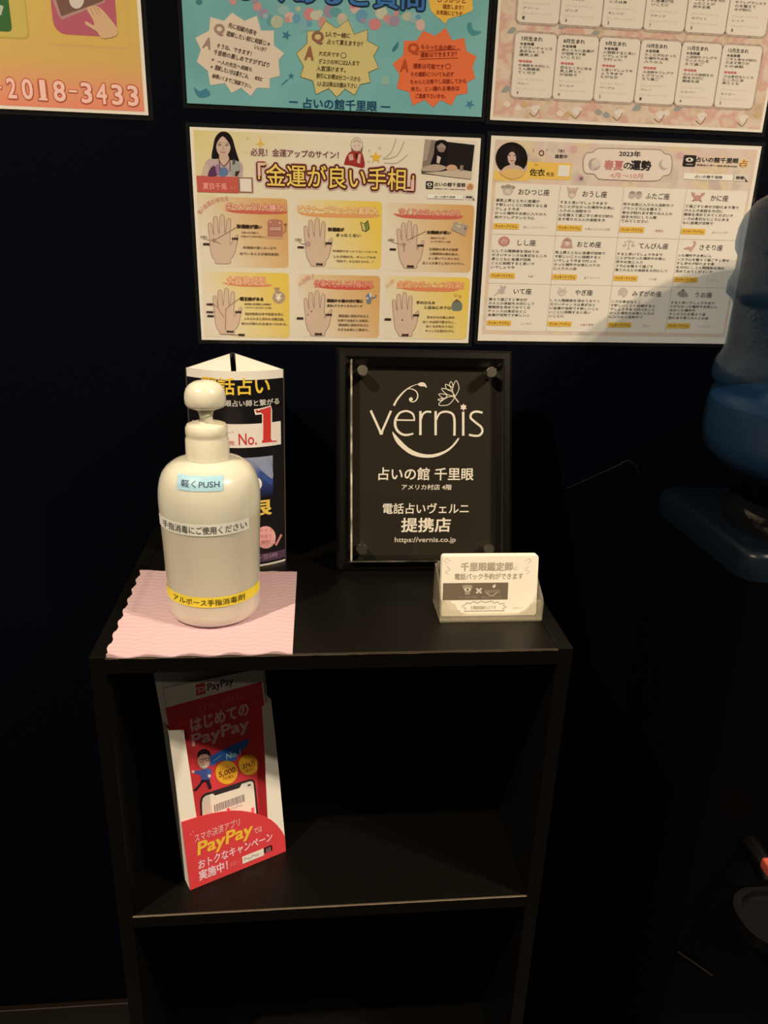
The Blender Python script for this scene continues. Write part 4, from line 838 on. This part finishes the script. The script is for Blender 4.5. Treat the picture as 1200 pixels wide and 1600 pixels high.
# ================================================================== PINK CLOTH AND PUMP BOTTLE
def cloth():
    m = bumpy(mat('pink_paper_cloth', albedo((198, 156, 140)), .9, .1), 700, .25, .0004)
    nu, nv = 90, 110; bm = bmesh.new(); c00, c10, c11, c01 = [np.array(q) for q in ((-.1990, -.3058), (-.0468, -.3049), (-.0449, -.1415), (-.2035, -.1365))]
    g = []
    for j in range(nv+1):
        row = []
        for i in range(nu+1):
            u, v = i/nu, j/nv; p = c00*(1-u)*(1-v)+c10*u*(1-v)+c11*u*v+c01*(1-u)*v; x, y = p
            ph = (y+.0017*math.sin(2*math.pi*x/.0185)+.0006*math.sin(2*math.pi*x/.041))/.0070; z = ZT+.0008+.00026*math.sin(2*math.pi*ph)+.0013*max(0.0, min(1.0, (-.190-x)/.006))
            edge = .0012*math.sin(2*math.pi*x/.034+1)*max(0, 1-v*14); x2 = x+.0012*math.sin(2*math.pi*y/.022)*max(0, 1-u*12)
            row.append((x2, y+edge+.0008, z+(.0007*(1+math.sin(2*math.pi*x/.034)) if j < 2 else 0)))
        g.append(row)
    T = [[bm.verts.new(q) for q in r] for r in g]; Bt = [[bm.verts.new((q[0], q[1], ZT+.0001)) for q in r] for r in g]
    for j in range(nv):
        for i in range(nu):
            bm.faces.new((T[j][i], T[j][i+1], T[j+1][i+1], T[j+1][i])); bm.faces.new((Bt[j][i], Bt[j+1][i], Bt[j+1][i+1], Bt[j][i+1]))
    ring = [(0, i) for i in range(nu)]+[(j, nu) for j in range(nv)]+[(nv, i) for i in range(nu, 0, -1)]+[(j, 0) for j in range(nv, 0, -1)]
    for (a, b), (c, d) in zip(ring, ring[1:]+ring[:1]): bm.faces.new((Bt[a][b], Bt[c][d], T[c][d], T[a][b]))
    tag(from_bm('pink_cloth', bm, m, None, 60), 'pink wavy paper cloth lying under the white pump bottle', 'cloth')
cloth()
def sanitizer():
    cx, cy, z0 = -.1195, -.222, ZT+.0015; R = .0435
    e = thing('pump_bottle', 'translucent white hand sanitizer bottle with a pump, on the pink cloth', 'bottle', Matrix.Translation((cx, cy, z0)))
    def trans(name, c, sss, tr):
        m = mat(name, c, .24, .5, **{'Coat Weight': .6, 'Coat Roughness': .06}); b = m.node_tree.nodes['Principled BSDF']; b.inputs['Subsurface Weight'].default_value = sss; b.inputs['Subsurface Radius'].default_value = (.02, .016, .01); b.inputs['Subsurface Scale'].default_value = .6; return m
    m_body = trans('frosted_bottle_plastic', (.70, .70, .62), .4, 0); m_pump = trans('ivory_pump_plastic', (.88, .87, .77), .25, 0)
    nt, N, L, b = nodes(m_body)     # liquid shows a shade darker through the frosted wall
    tc = N.new('ShaderNodeTexCoord'); sp = N.new('ShaderNodeSeparateXYZ'); L.new(tc.outputs['Object'], sp.inputs[0]); cr = N.new('ShaderNodeValToRGB'); mr = N.new('ShaderNodeMapRange'); mr.inputs['From Max'].default_value = .14
    L.new(sp.outputs[2], mr.inputs[0]); L.new(mr.outputs[0], cr.inputs[0]); el = cr.color_ramp.elements
    el[0].position = .70; el[0].color = (.69, .68, .60, 1); el[1].position = .74; el[1].color = (.79, .80, .73, 1); L.new(cr.outputs[0], b.inputs['Base Color'])
    prof = [(.001, 0), (.034, 0), (.0385, .0012), (.0408, .004), (.0415, .010), (.0418, .035), (.0424, .062), (.0434, .09), (.0440, .106), (.0440, .113), (.0434, .120), (.0420, .127), (.0395, .1335), (.0355, .1385), (.0300, .1425), (.0240, .1445), (.0180, .1455)]
    bm = bmesh.new(); lathe(bm, prof, seg=72, cap0=True, cap1=True); from_bm('bottle_body', bm, m_body, e, 50)
    bm = bmesh.new(); lathe(bm, [(.0172, .1450), (.0184, .1456), (.0186, .148), (.0184, .1625), (.0178, .1640), (.0176, .1665), (.0180, .1672), (.0178, .1725), (.0164, .1752), (.0125, .1765), (.0075, .1770)], seg=64, cap0=True, cap1=True); from_bm('pump_collar', bm, m_pump, e, 35)
    bm = bmesh.new(); lathe(bm, [(.0058, .1762), (.0055, .1790), (.0056, .1820), (.0064, .1858), (.0090, .1888), (.0094, .1920)], seg=32, cap0=True, cap1=True); from_bm('pump_stem', bm, m_pump, e, 50)
    bm = bmesh.new(); lathe(bm, [(r, z-.0031) for r, z in ((.0060, .1910), (.0070, .1925), (.0100, .1930), (.0135, .1928), (.0158, .1938), (.0170, .1965), (.0173, .2005), (.0169, .2050), (.0155, .2090), (.0128, .2122), (.0090, .2143), (.005, .2153), (.001, .2156))], seg=64, cap0=True, cap1=True)
    tube(bm, [(0, .002, .197), (.0002, -.0045, .1955), (.0003, -.0078, .1915), (.0003, -.0072, .1850)], [.0058, .006, .0056, .0046], 16); from_bm('pump_head', bm, m_pump, e, 50)
    def rad(v): return float(np.interp(v, [p[1] for p in prof[1:]], [p[0] for p in prof[1:]]))
    def surf(r): return Bulge((cx, cy, z0), lambda u: -math.sqrt(max(1e-7, r*r-min(u*u, (r*.985)**2))))
    def follow(u, v, h):
        """sticker point at arc-projected u on the bottle wall at height v"""
        r0 = rad(v); r = r0+.0003+h*1.0; k = min(.99, abs(u)/r0)*(1 if u > 0 else -1); return (k*r, -math.sqrt(1-k*k)*r, v)
    def sticker(S): P = Print(S); P.S = type('Wall', (), dict(loc=staticmethod(S.loc), map=staticmethod(follow))); return P
    S = surf(.0425); P = sticker(S); a, b = S.loc(275.8, 748), S.loc(348.4, 767.4); zc = S.loc(312, 768.6); z1 = S.loc(312, 748.6)[1]-zc[1]
    for k in range(8):
        v0, v1 = zc[1]+z1*k/8, zc[1]+z1*(k+1)/8; P.rectuv(a[0], v0, b[0], v1, (160, 188, 216), 1, 0, 10)
    P.textuv('軽くPUSH', a[0]+.0035, zc[1]+z1*.26, b[0]-.003, zc[1]+z1*.74, (64, 72, 84), 4, .01, 3); P.build('push_sticker', e)
    S = surf(.0436); P = sticker(S); a = S.loc(330, 819.5); b = S.loc(330, 838); r_ = S.loc(388.5, 815)
    P.rectuv(-.0415, b[1], r_[0], a[1], (228, 214, 184), 1, 0, 24); t0, t1 = S.loc(330, 822.6), S.loc(330, 834.4); P.textuv('手指消毒にご使用ください', S.loc(256, 825)[0], t1[1], S.loc(385, 822)[0], t0[1], (92, 84, 66), 4, .008, 3); P.build('instruction_sticker', e)
    S = surf(.0420); P = sticker(S); a = S.loc(335, 933.6); b = S.loc(335, 949.4); P.rectuv(-.0413, b[1], .0413, a[1], (240, 200, 52), 1, 0, 30)
    t0, t1 = S.loc(335, 936.6), S.loc(335, 946.4); P.textuv('アルボース手指消毒剤', S.loc(272, 935)[0], t1[1], S.loc(382, 938)[0], t0[1], (92, 76, 24), 4, .012, 3); P.build('brand_sticker', e)
sanitizer()

# ================================================================== CARD HOLDER AND CARDS
def cards():
    o = np.array([.0885, -.2468, ZT+.0026]); lean = math.radians(11); up = (0, math.sin(lean), math.cos(lean)); W, H = .0905, .0568
    m_cl = clear('clear_plastic_tray', (.93, .92, .88), .08, 1.5, .16, (.78, .74, .64))
    x0, x1, y0, y1, z = .0866, .1826, -.2545, -.212, ZT+.0003
    e = thing('card_holder', 'small clear plastic tray holding cards at the right front of the shelf', 'card holder', Matrix.Translation((0, 0, 0)))
    bm = bmesh.new(); box(bm, x0, x1, y0, y1, z, z+.0018, .0003); from_bm('tray_base', bm, m_cl, e)
    h = .0255
    bm = bmesh.new()
    loop = [(x0, z+.0019), (x1, z+.0019), (x1, z+h-.006), (x1-.004, z+h-.004), (x1-.009, z+h-.007), (x1-.0125, z+.017), (x1-.0165, z+.011), (x1-.022, z+.0082), (x0+.028, z+.0082), (x0+.02, z+.0095), (x0+.0155, z+.013), (x0+.0135, z+.018), (x0+.0105, z+.0185), (x0+.009, z+.0225), (x0+.004, z+.0215), (x0, z+.0225)]
    prism(bm, loop, 0, .0018, lambda u, v, hh: (u, y0+.0018-hh, v)); from_bm('front_wall', bm, m_cl, e)
    for xa in (x0, x1-.0018):
        bm = bmesh.new(); prism(bm, [(y0+.0019, z+.0019), (y1-.0002, z+.0019), (y1-.0002, z+.041), (y1-.010, z+.037), (y0+.0019, z+.0215)], 0, .0018, lambda u, v, hh, xa=xa: (xa+hh, u, v)); from_bm('side_wall', bm, m_cl, e)
    bm = bmesh.new(); box(bm, x0+.0019, x1-.0019, y1-.002, y1-.0002, z+.0019, z+.043, .0003); from_bm('back_wall', bm, m_cl, e)
    Wc = (252, 238, 198); card_m = mat('ivory_card', (.93, .91, .86), .6, .2)
    def card_bm():
        bm = bmesh.new(); r = .0022; loop = []
        for cx, cy, a0 in ((W-r, H-r, 0), (r, H-r, 90), (r, r, 180), (W-r, r, 270)): loop += [(cx+r*math.cos(math.radians(a0+a)), cy+r*math.sin(math.radians(a0+a))) for a in (0, 30, 60, 90)]
        prism(bm, loop, -.0012, 0); return bm
    S = Plane(o, (1, 0, 0), up); front = from_bm('appointment_card', card_bm(), card_m); front.matrix_world = S.matrix()
    tag(front, 'ivory appointment card with a grey printed banner, front card in the clear tray', 'card', 'appointment cards in the clear tray')
    P = Print(S, white=(252, 236, 198), rough=.6)
    t = (188, 168, 130); P.text('千里眼鑑定師', 720.5, 879, 801, 891.4, t, 1, .03, 3); P.text('に', 803, 885, 809, 890.4, (206, 188, 150), 1); P.text('電話パック予約ができます', 710.7, 896, 817, 904.6, t, 1, .02, 2)
    P.rect(692.4, 911.2, 793, 936.4, (122, 104, 76), 1)
    P.poly([(723, 914), (737.6, 913.6), (738, 919), (734.6, 921), (734, 929), (726.6, 929), (726, 921), (722.4, 919)], (176, 156, 120), 2); P.disc(730.4, 921, 5.4, (232, 214, 174), 3, 3); P.disc(730.4, 921, 2, (122, 104, 76), 4)
    P.text('×', 744, 919, 752.4, 927, (224, 206, 168), 2, .03); P.text('vernis', 757, 920, 781, 926.6, (186, 166, 128), 2); P.line([(760, 926), (765, 930), (770, 930.4), (776, 926)], 1, (226, 208, 170), 2, 4); P.poly([(769.6, 918), (770, 914.6), (774, 912.6), (774.4, 916), (772, 918.6)], (240, 224, 186), 2)
    P.text('占いの館千里眼', 717, 931.6, 745, 934.8, (176, 156, 120), 2); P.text('電話占いヴェルニ', 753, 931.6, 783.6, 934.8, (176, 156, 120), 2)
    bs = [(721.5, 947), (728, 944), (729, 941.4), (735, 943), (740, 939.6), (746, 942.4), (752, 939), (758, 941.6), (768, 938.8), (772, 942), (778, 940), (781, 944), (788, 942), (786.6, 946), (791.4, 948.6), (785, 951), (788, 954), (725, 955), (728, 951)]
    P.line(bs, .9, (150, 132, 100), 1, 0, True); P.text('お電話相談もどうぞ', 735.6, 946.6, 775, 951.8, (196, 178, 140), 1, .01); P.text('ご予約はこちら', 801, 948, 816, 951, (212, 194, 156), 1)
    for q in ([(700, 880), (694, 876), (698, 873), (704, 877)], [(698, 884), (703, 890), (696, 893), (702, 897)], [(824, 880), (830, 876), (826, 873), (820, 877)], [(826, 884), (821, 890), (828, 893), (822, 897)]): P.line(q, .8, (224, 204, 162), 1, 4)
    P.build('printed_face', front)
    for k in range(1, 9):
        c = bpy.data.objects.new('appointment_card', front.data); COL.objects.link(c); d = S.n*(-.00135*k)
        M = S.matrix(); M.translation = Vector(S.o+d+np.array([.0004*((k*7) % 3-1)+.0001*k, 0, .0002*((k*5) % 3)])); c.matrix_world = M
        tag(c, 'ivory card stacked behind the front card in the clear tray', 'card', 'appointment cards in the clear tray')
cards()

# ================================================================== LEAFLET HOLDER ON THE MIDDLE SHELF
def leaflets():
    A = np.array([-.1497, -.2773, ZS+.0003]); ux = np.array([.0921, .0449, 0]); ux /= np.linalg.norm(ux); nin = np.array([-ux[1], ux[0], 0])     # nin points away from the viewer
    lean = math.radians(7); up = np.array([0, 0, 1])*math.cos(lean)+nin*math.sin(lean); D, W = .021, .1025
    S = Plane(A, ux, up); M = S.matrix(); n = S.n
    card = ink((226, 206, 172), (216, 190, 150), .7, .1); grey = ink((170, 152, 126), None, .7)
    e = thing('leaflet_holder', 'white cardboard leaflet holder with a red front pocket on the middle shelf', 'leaflet holder', M)
    t = .0008
    def panel(name, px, h0, h1, m=card, n_=0, surf=None):
        q = smooth_line(px, n_, True) if n_ else px
        bm = bmesh.new(); prism(bm, [(surf or S).loc(*p) for p in q], h0, h1); return from_bm(name, bm, m, e)
    B = Plane(A-n*D, ux, up)
    bl, tl_, tr_ = B.loc(286, 1372), B.loc(239, 1048.5), B.loc(400, 1043)
    bm = bmesh.new(); prism(bm, [(0, .0005), (W, .0005), (W, tr_[1]-.004), (W*.8, tl_[1]), (tl_[0], tl_[1]), (0, .12)], -D, -D+t); from_bm('back_panel', bm, card, e)
    fl = S.loc(263, 1142); fr = S.loc(424, 1093)
    for u, hv in ((0, fl[1]), (W-t, fr[1])):
        u2 = fl[0] if u == 0 else fr[0]-t
        bm = bmesh.new(); V = []
        for uu, vv in ((u, .0005), (u2, hv)):
            for du in (0, t):
                for h in (-D+t, -t): V.append(bm.verts.new((uu+du, vv, h)))
        for f in ((0, 1, 3, 2), (4, 6, 7, 5), (0, 4, 5, 1), (2, 3, 7, 6), (0, 2, 6, 4), (1, 5, 7, 3)): bm.faces.new([V[k] for k in f])
        bmesh.ops.recalc_face_normals(bm, faces=bm.faces[:]); from_bm('side_wall', bm, card, e)
    panel('front_flap', [(263, 1142), (287, 1140.5), (297, 1208), (308, 1283), (308, 1300), (284.5, 1300)], -t, 0)
    panel('front_flap', [(409.6, 1105), (416, 1099), (423.5, 1093.5), (430, 1150), (436.5, 1213), (445, 1307), (445, 1315), (419, 1300), (418.5, 1277), (413, 1160)], -t, 0)
    red = (206, 56, 50)
    Pz = [(297, 1390.5), (446.3, 1329.5), (445, 1307.5), (440, 1298), (432, 1288), (424, 1281), (415, 1276), (404, 1272), (393, 1269), (377, 1266.5), (361, 1266), (345, 1268), (328, 1271), (306.7, 1276.5), (283.3, 1284)]
    panel('front_pocket', Pz, .0001, .0007, ink(red, (216, 190, 150), .45))
    P = Print(S, (216, 190, 150), .45, .25, .0008); c1 = (238, 150, 128)
    P.text('スマホ決済アプリ', 303, 1303.5, 374.6, 1289.5, c1, 1, .012, 3)
    P.text('PayPay', 306, 1317, 393, 1309, (244, 164, 44), 1, .028, 3, (), .12); P.text('では', 396, 1294, 409, 1298, c1, 1, .02)
    P.text('おトクなキャンペーン', 308.6, 1344.5, 425, 1312.5, (248, 176, 156), 1, .02, 3, (), .05); P.text('実施中！', 310, 1360.5, 355.6, 1357.5, (248, 176, 156), 1, .03, 3)
    P.text('詳細は→', 359, 1347.6, 374.5, 1348, (226, 110, 96), 1)
    P.rect(377.8, 1338, 412, 1335.5, (222, 196, 160), 1); P.rect(412, 1324, 425, 1327.5, (44, 20, 18), 1); P.text('PayPay', 381, 1340, 405, 1336, (166, 140, 112), 2, .02); P.text('検索', 414.6, 1325, 422.6, 1329, (176, 120, 108), 2)
    P.line([(300, 1297), (302, 1300)], .8, c1, 1); P.line([(296, 1302), (299, 1303.6)], .8, c1, 1)
    P.build('pocket_lettering', e)
    # the leaflet itself, a thing of its own inside the holder
    off = .0105; Lf = Plane(A-n*off+ux*.0, ux, up); lf = Lf.matrix()
    l0, l1, lt = Lf.loc(255.5, 1076), Lf.loc(409, 1044.5), Lf.loc(258, 1106)
    lo = np.array([l0[0]+.004, .004]); WL = l1[0]-lo[0]; HL = (l0[1]+l1[1])/2
    bm = bmesh.new(); prism(bm, [Lf.loc(255.5, 1076), Lf.loc(409, 1044.5), (l1[0]+.0045, .05), (l1[0]+.006, .004), (l0[0]+.0125, .004), (l0[0]+.0095, .05)], -.003, 0); le = from_bm('leaflet', bm, ink((226, 206, 172), (216, 190, 150), .5)); le.matrix_world = lf
    tag(le, 'red leaflet with white header and printed phone, standing in the cardboard holder', 'leaflet')
    Wp = (216, 190, 150); P = Print(Lf, Wp, .45)
    P.polyuv([Lf.loc(258, 1106), (l0[0]+.0095, .05), (l0[0]+.0125, .004), (l1[0]+.006, .004), (l1[0]+.0045, .05), Lf.loc(408.7, 1065)], red, 0); P.build('red_print', le)
    P = Print(Lf, Wp, .45); a, b = Lf.loc(305, 1070), Lf.loc(321.4, 1083.5)
    P.rectuv(a[0], b[1], b[0], a[1], red, 1, .0015); P.line([(306, 1076.6), (312, 1074.6), (317.6, 1074), (318, 1078), (312, 1079.6)], 1.6, (232, 206, 174), 2, 4); P.line([(311, 1077), (310, 1084)], 1.6, (232, 206, 174), 2)
    P.text('PayPay', 323.6, 1068.6, 365, 1071.6, (66, 40, 34), 1, .02, 3); P.build('header_logo', le)
    P = Print(Lf, Wp, .45); c2 = (244, 168, 148)
    P.text('むずかしい手続きナシ', 310, 1102.6, 381, 1093, (226, 96, 84), 1, .01); P.line([(295, 1106), (298, 1113)], 1.2, (226, 96, 84), 1)
    P.text('はじめての', 297, 1124, 388.6, 1116.5, c2, 1, .035, 3); P.text('PayPay', 299, 1148, 389.5, 1144, c2, 1, .022, 3); P.build('title_lettering', le)
    P = Print(Lf, Wp, .45)      # little cartoon man in a blue shirt
    P.poly([(316, 1216), (326, 1213), (328, 1222), (331, 1231), (326, 1233), (322, 1222), (316, 1224), (308, 1235), (302, 1235), (312, 1224)], (40, 30, 36), 2, 2)
    P.poly([(312, 1203), (322, 1200), (330, 1202), (329, 1212), (327, 1217), (315, 1218), (313, 1211), (303, 1208), (302, 1205)], (74, 84, 124), 3, 2)
    P.disc(301.5, 1205.5, 2.4, (222, 172, 138), 4); P.disc(327, 1212, 2.4, (222, 172, 138), 4)
    P.disc(318.4, 1188, 9.6, (206, 150, 116), 4, 13.4); P.poly([(309, 1184), (309, 1176), (314, 1171), (322, 1170), (328, 1175), (328, 1182), (323, 1178), (314, 1179)], (36, 24, 22), 5, 3)
    P.line([(311, 1187), (317, 1185.6), (321, 1184.6), (326.6, 1183.6)], .9, (70, 46, 40), 6); P.line([(312, 1187), (313, 1191), (317, 1190), (317, 1186)], .7, (70, 46, 40), 6); P.line([(321, 1185), (322, 1189), (326, 1188), (326.4, 1184)], .7, (70, 46, 40), 6)
    P.poly([(314, 1196), (318, 1196.6), (324, 1193.6), (321, 1199), (316, 1199.6)], (240, 210, 186), 6); P.build('cartoon_man', le)
    P = Print(Lf, Wp, .45); bl_ = (52, 96, 150)
    P.poly([(328, 1182), (350, 1170), (362, 1164), (389, 1153.6), (388, 1163), (372, 1178), (369, 1187), (352, 1191.5), (345, 1188), (329, 1198)], bl_, 2); P.text('No.1', 353, 1178, 376, 1179, (160, 186, 206), 3, .03); P.line([(333, 1189), (346, 1180)], 1.4, (130, 160, 190), 3)
    for cx, cy, r in ((354, 1206.6, 17.5), (388, 1194.6, 15.5)): P.disc(cx, cy, r, (240, 154, 36), 4, r*1.05, 32)
    P.text('5,000', 341.4, 1206, 367.6, 1207, (120, 66, 24), 5, .03, 3); P.text('今だけ最大', 343, 1201, 358, 1199, (150, 84, 24), 5); P.text('円分還元', 348, 1214.4, 364.6, 1214, (150, 84, 24), 5, .02); P.text('374万', 378.6, 1193.6, 399, 1195.4, (120, 66, 24), 5, .03); P.text('店舗で使える', 383, 1202.4, 397, 1202, (150, 84, 24), 5); P.build('price_badges', le)
    P = Print(Lf, Wp, .45)
    P.poly([(313.5, 1290), (312.4, 1252), (314.6, 1244), (320, 1239.6), (388, 1217.6), (394, 1217), (398, 1221), (400, 1234), (405, 1285)], (52, 40, 34), 2); P.poly([(316.6, 1290), (315.4, 1254), (317, 1247), (321, 1243.2), (332.4, 1239.6), (335.6, 1242.8), (374, 1231), (377.4, 1224.6), (388.6, 1221), (393, 1220.4), (395.6, 1223), (397, 1235), (401.6, 1285)], (228, 206, 172), 3)
    rnd = random.Random(2); a, b = Lf.loc(334, 1257.4), Lf.loc(382, 1250.5); x = a[0]
    while x < b[0]:
        wd = .0003+.0007*rnd.random(); P.rectuv(x, b[1]-.001, min(x+wd, b[0]), a[1], (104, 92, 80), 4); x += wd+.0004+.0005*rnd.random()
    P.text('PayPay', 361, 1261.5, 379, 1259.4, (150, 128, 106), 4); P.disc(356.6, 1264.6, 2.4, red, 4); P.rect(392, 1262.4, 397.4, 1269, (226, 90, 84), 4); P.rect(386.6, 1226, 391.4, 1226.6, (60, 48, 40), 4); P.build('printed_phone', le)
leaflets()

# ================================================================== WATER DISPENSER AND ITS BOTTLE
def dispenser():
    x0, x1, y0, y1, zt = .385, .685, -.238, -.028, .9375
    body = mat('black_dispenser_plastic', (.0014, .0014, .0016), .45, .08); top = mat('blue_grey_dispenser_top', (.004, .0095, .019), .34, .24); ring = mat('glossy_black_ring', (.006, .0065, .0075), .1, .5)
    e = thing('water_dispenser', 'tall dark water dispenser at the right edge, under the blue bottle', 'water dispenser', Matrix.Translation((0, 0, 0)))
    def rr(x0, x1, y0, y1, r, n=6):
        out = []
        for cx, cy, a0 in ((x1-r, y1-r, 0), (x0+r, y1-r, 90), (x0+r, y0+r, 180), (x1-r, y0+r, 270)): out += [(cx+r*math.cos(math.radians(a0+90*k/n)), cy+r*math.sin(math.radians(a0+90*k/n))) for k in range(n+1)]
        return out
    bm = bmesh.new(); prism(bm, rr(x0, x1, y0, y1, .018), .0005, zt-.030); from_bm('cabinet', bm, body, e, 40)
    bm = bmesh.new(); L0 = [rr(x0+d, x1-d, y0+d, y1-d, .02-d*.5) for d in (0, 0, .003, .008)]; Z = (zt-.0295, zt-.006, zt-.0015, zt)
    rings = [[bm.verts.new((u, v, z)) for u, v in l] for l, z in zip(L0, Z)]
    for A, B in zip(rings, rings[1:]):
        for k in range(len(A)): bm.faces.new((A[k], A[(k+1) % len(A)], B[(k+1) % len(A)], B[k]))
    bm.faces.new(rings[-1]); bm.faces.new(rings[0][::-1]); from_bm('top_cover', bm, top, e, 40)
    bx, by = .494, -.163
    bm = bmesh.new(); lathe(bm, [(.054, zt+.022), (.054, zt+.0003), (.086, zt+.0003), (.088, zt+.010), (.085, zt+.020), (.076, zt+.026), (.060, zt+.027), (.054, zt+.022)], bx, by, 64); from_bm('bottle_socket', bm, ring, e, 40)
    bm = bmesh.new(); tube(bm, [(.4570, y0-.0005, .585), (.4570, y0-.03, .585), (.4570, y0-.042, .575)], [.012, .011, .010], 16); tap = from_bm('tap', bm, body, e, 50)
    bm = bmesh.new(); box(bm, .4485, .4655, y0-.052, y0-.034, .587, .6, .003); from_bm('tap_lever', bm, mat('red_lever', (.5, .09, .06), .4, .4), tap)
    tr_m = mat('grey_drip_tray', (.004, .004, .0045), .3, .25)
    bm = bmesh.new(); q = rr(.437, .675, y0-.080, y0+.0, .035, 8); cx, cy = .555, y0-.04
    inner = [(cx+(u-cx)*.93, cy+(v-cy)*.86) for u, v in q]; R = []
    for l, z in ((q, .508), (q, .521), (inner, .521), (inner, .512)): R.append([bm.verts.new((u, v-.0005, z)) for u, v in l])
    for A, B in zip(R, R[1:]):
        for k in range(len(A)): bm.faces.new((A[k], A[(k+1) % len(A)], B[(k+1) % len(A)], B[k]))
    bm.faces.new(R[-1]); bm.faces.new(R[0][::-1]); from_bm('drip_tray', bm, tr_m, e, 40)
    bm = bmesh.new(); tube(bm, [(.4010, y0-.0018, .428), (.4260, y0-.0018, .407), (.4520, y0-.0018, .385)], .0008, 8); from_bm('trim_strip', bm, mat('steel_trim', (.5, .48, .45), .3, .5, Metallic=1.0), e)
    # the bottle, neck down in the socket
    bt = thing('water_bottle', 'large blue ribbed water bottle upside down on the dispenser', 'bottle', Matrix.Translation((bx, by, zt)))
    m_sh = bpy.data.materials.new('blue_bottle_plastic'); m_sh.use_nodes = True; nt, N, L, b = nodes(m_sh); out = N['Material Output']
    b.inputs['Base Color'].default_value = (.026, .060, .108, 1); b.inputs['Roughness'].default_value = .22; b.inputs['Specular IOR Level'].default_value = .6
    tr = N.new('ShaderNodeBsdfTransparent'); tr.inputs[0].default_value = (.62, .76, .90, 1); mx = N.new('ShaderNodeMixShader'); mx.inputs[0].default_value = .55
    L.new(b.outputs[0], mx.inputs[1]); L.new(tr.outputs[0], mx.inputs[2]); L.new(mx.outputs[0], out.inputs[0])
    no = N.new('ShaderNodeTexNoise'); no.inputs['Scale'].default_value = 260; bp = N.new('ShaderNodeBump'); bp.inputs['Strength'].default_value = .25; bp.inputs['Distance'].default_value = .002; tc = N.new('ShaderNodeTexCoord'); L.new(tc.outputs['Object'], no.inputs['Vector']); L.new(no.outputs[0], bp.inputs['Height']); L.new(bp.outputs[0], b.inputs['Normal'])
    R0 = .1295
    prof = [(.030, .001), (.030, .022), (.040, .030), (.070, .034), (.098, .042), (.116, .054), (.126, .068), (R0, .084), (R0, .112), (.1270, .126), (.1240, .132), (.1245, .136), (.1290, .142), (R0, .150), (.1280, .160), (.1225, .170), (.1210, .178), (.1205, .218), (.1225, .224), (R0, .230), (R0, .243), (.1265, .250), (.1245, .256), (.1245, .268), (.1285, .275), (R0, .283), (.1285, .296), (.1250, .308), (.116, .322), (.098, .334), (.07, .342), (.04, .346), (.002, .347)]
    prof = [(r*.945, z*.93+(.0166 if z > .03 else 0)) for r, z in prof]
    bm = bmesh.new(); lathe(bm, prof, seg=96, cap0=True, cap1=True); from_bm('bottle_shell', bm, m_sh, bt, 50)
    m_w = mat('blue_water', (.012, .065, .19), .15, .4); lv = .128
    bm = bmesh.new(); q = [(max(.001, r-.0025), z) for r, z in prof if .024 < z < lv]; lathe(bm, q+[(q[-1][0], lv), (.001, lv)], seg=64, cap0=True); from_bm('water', bm, m_w, bt, 50)
dispenser()
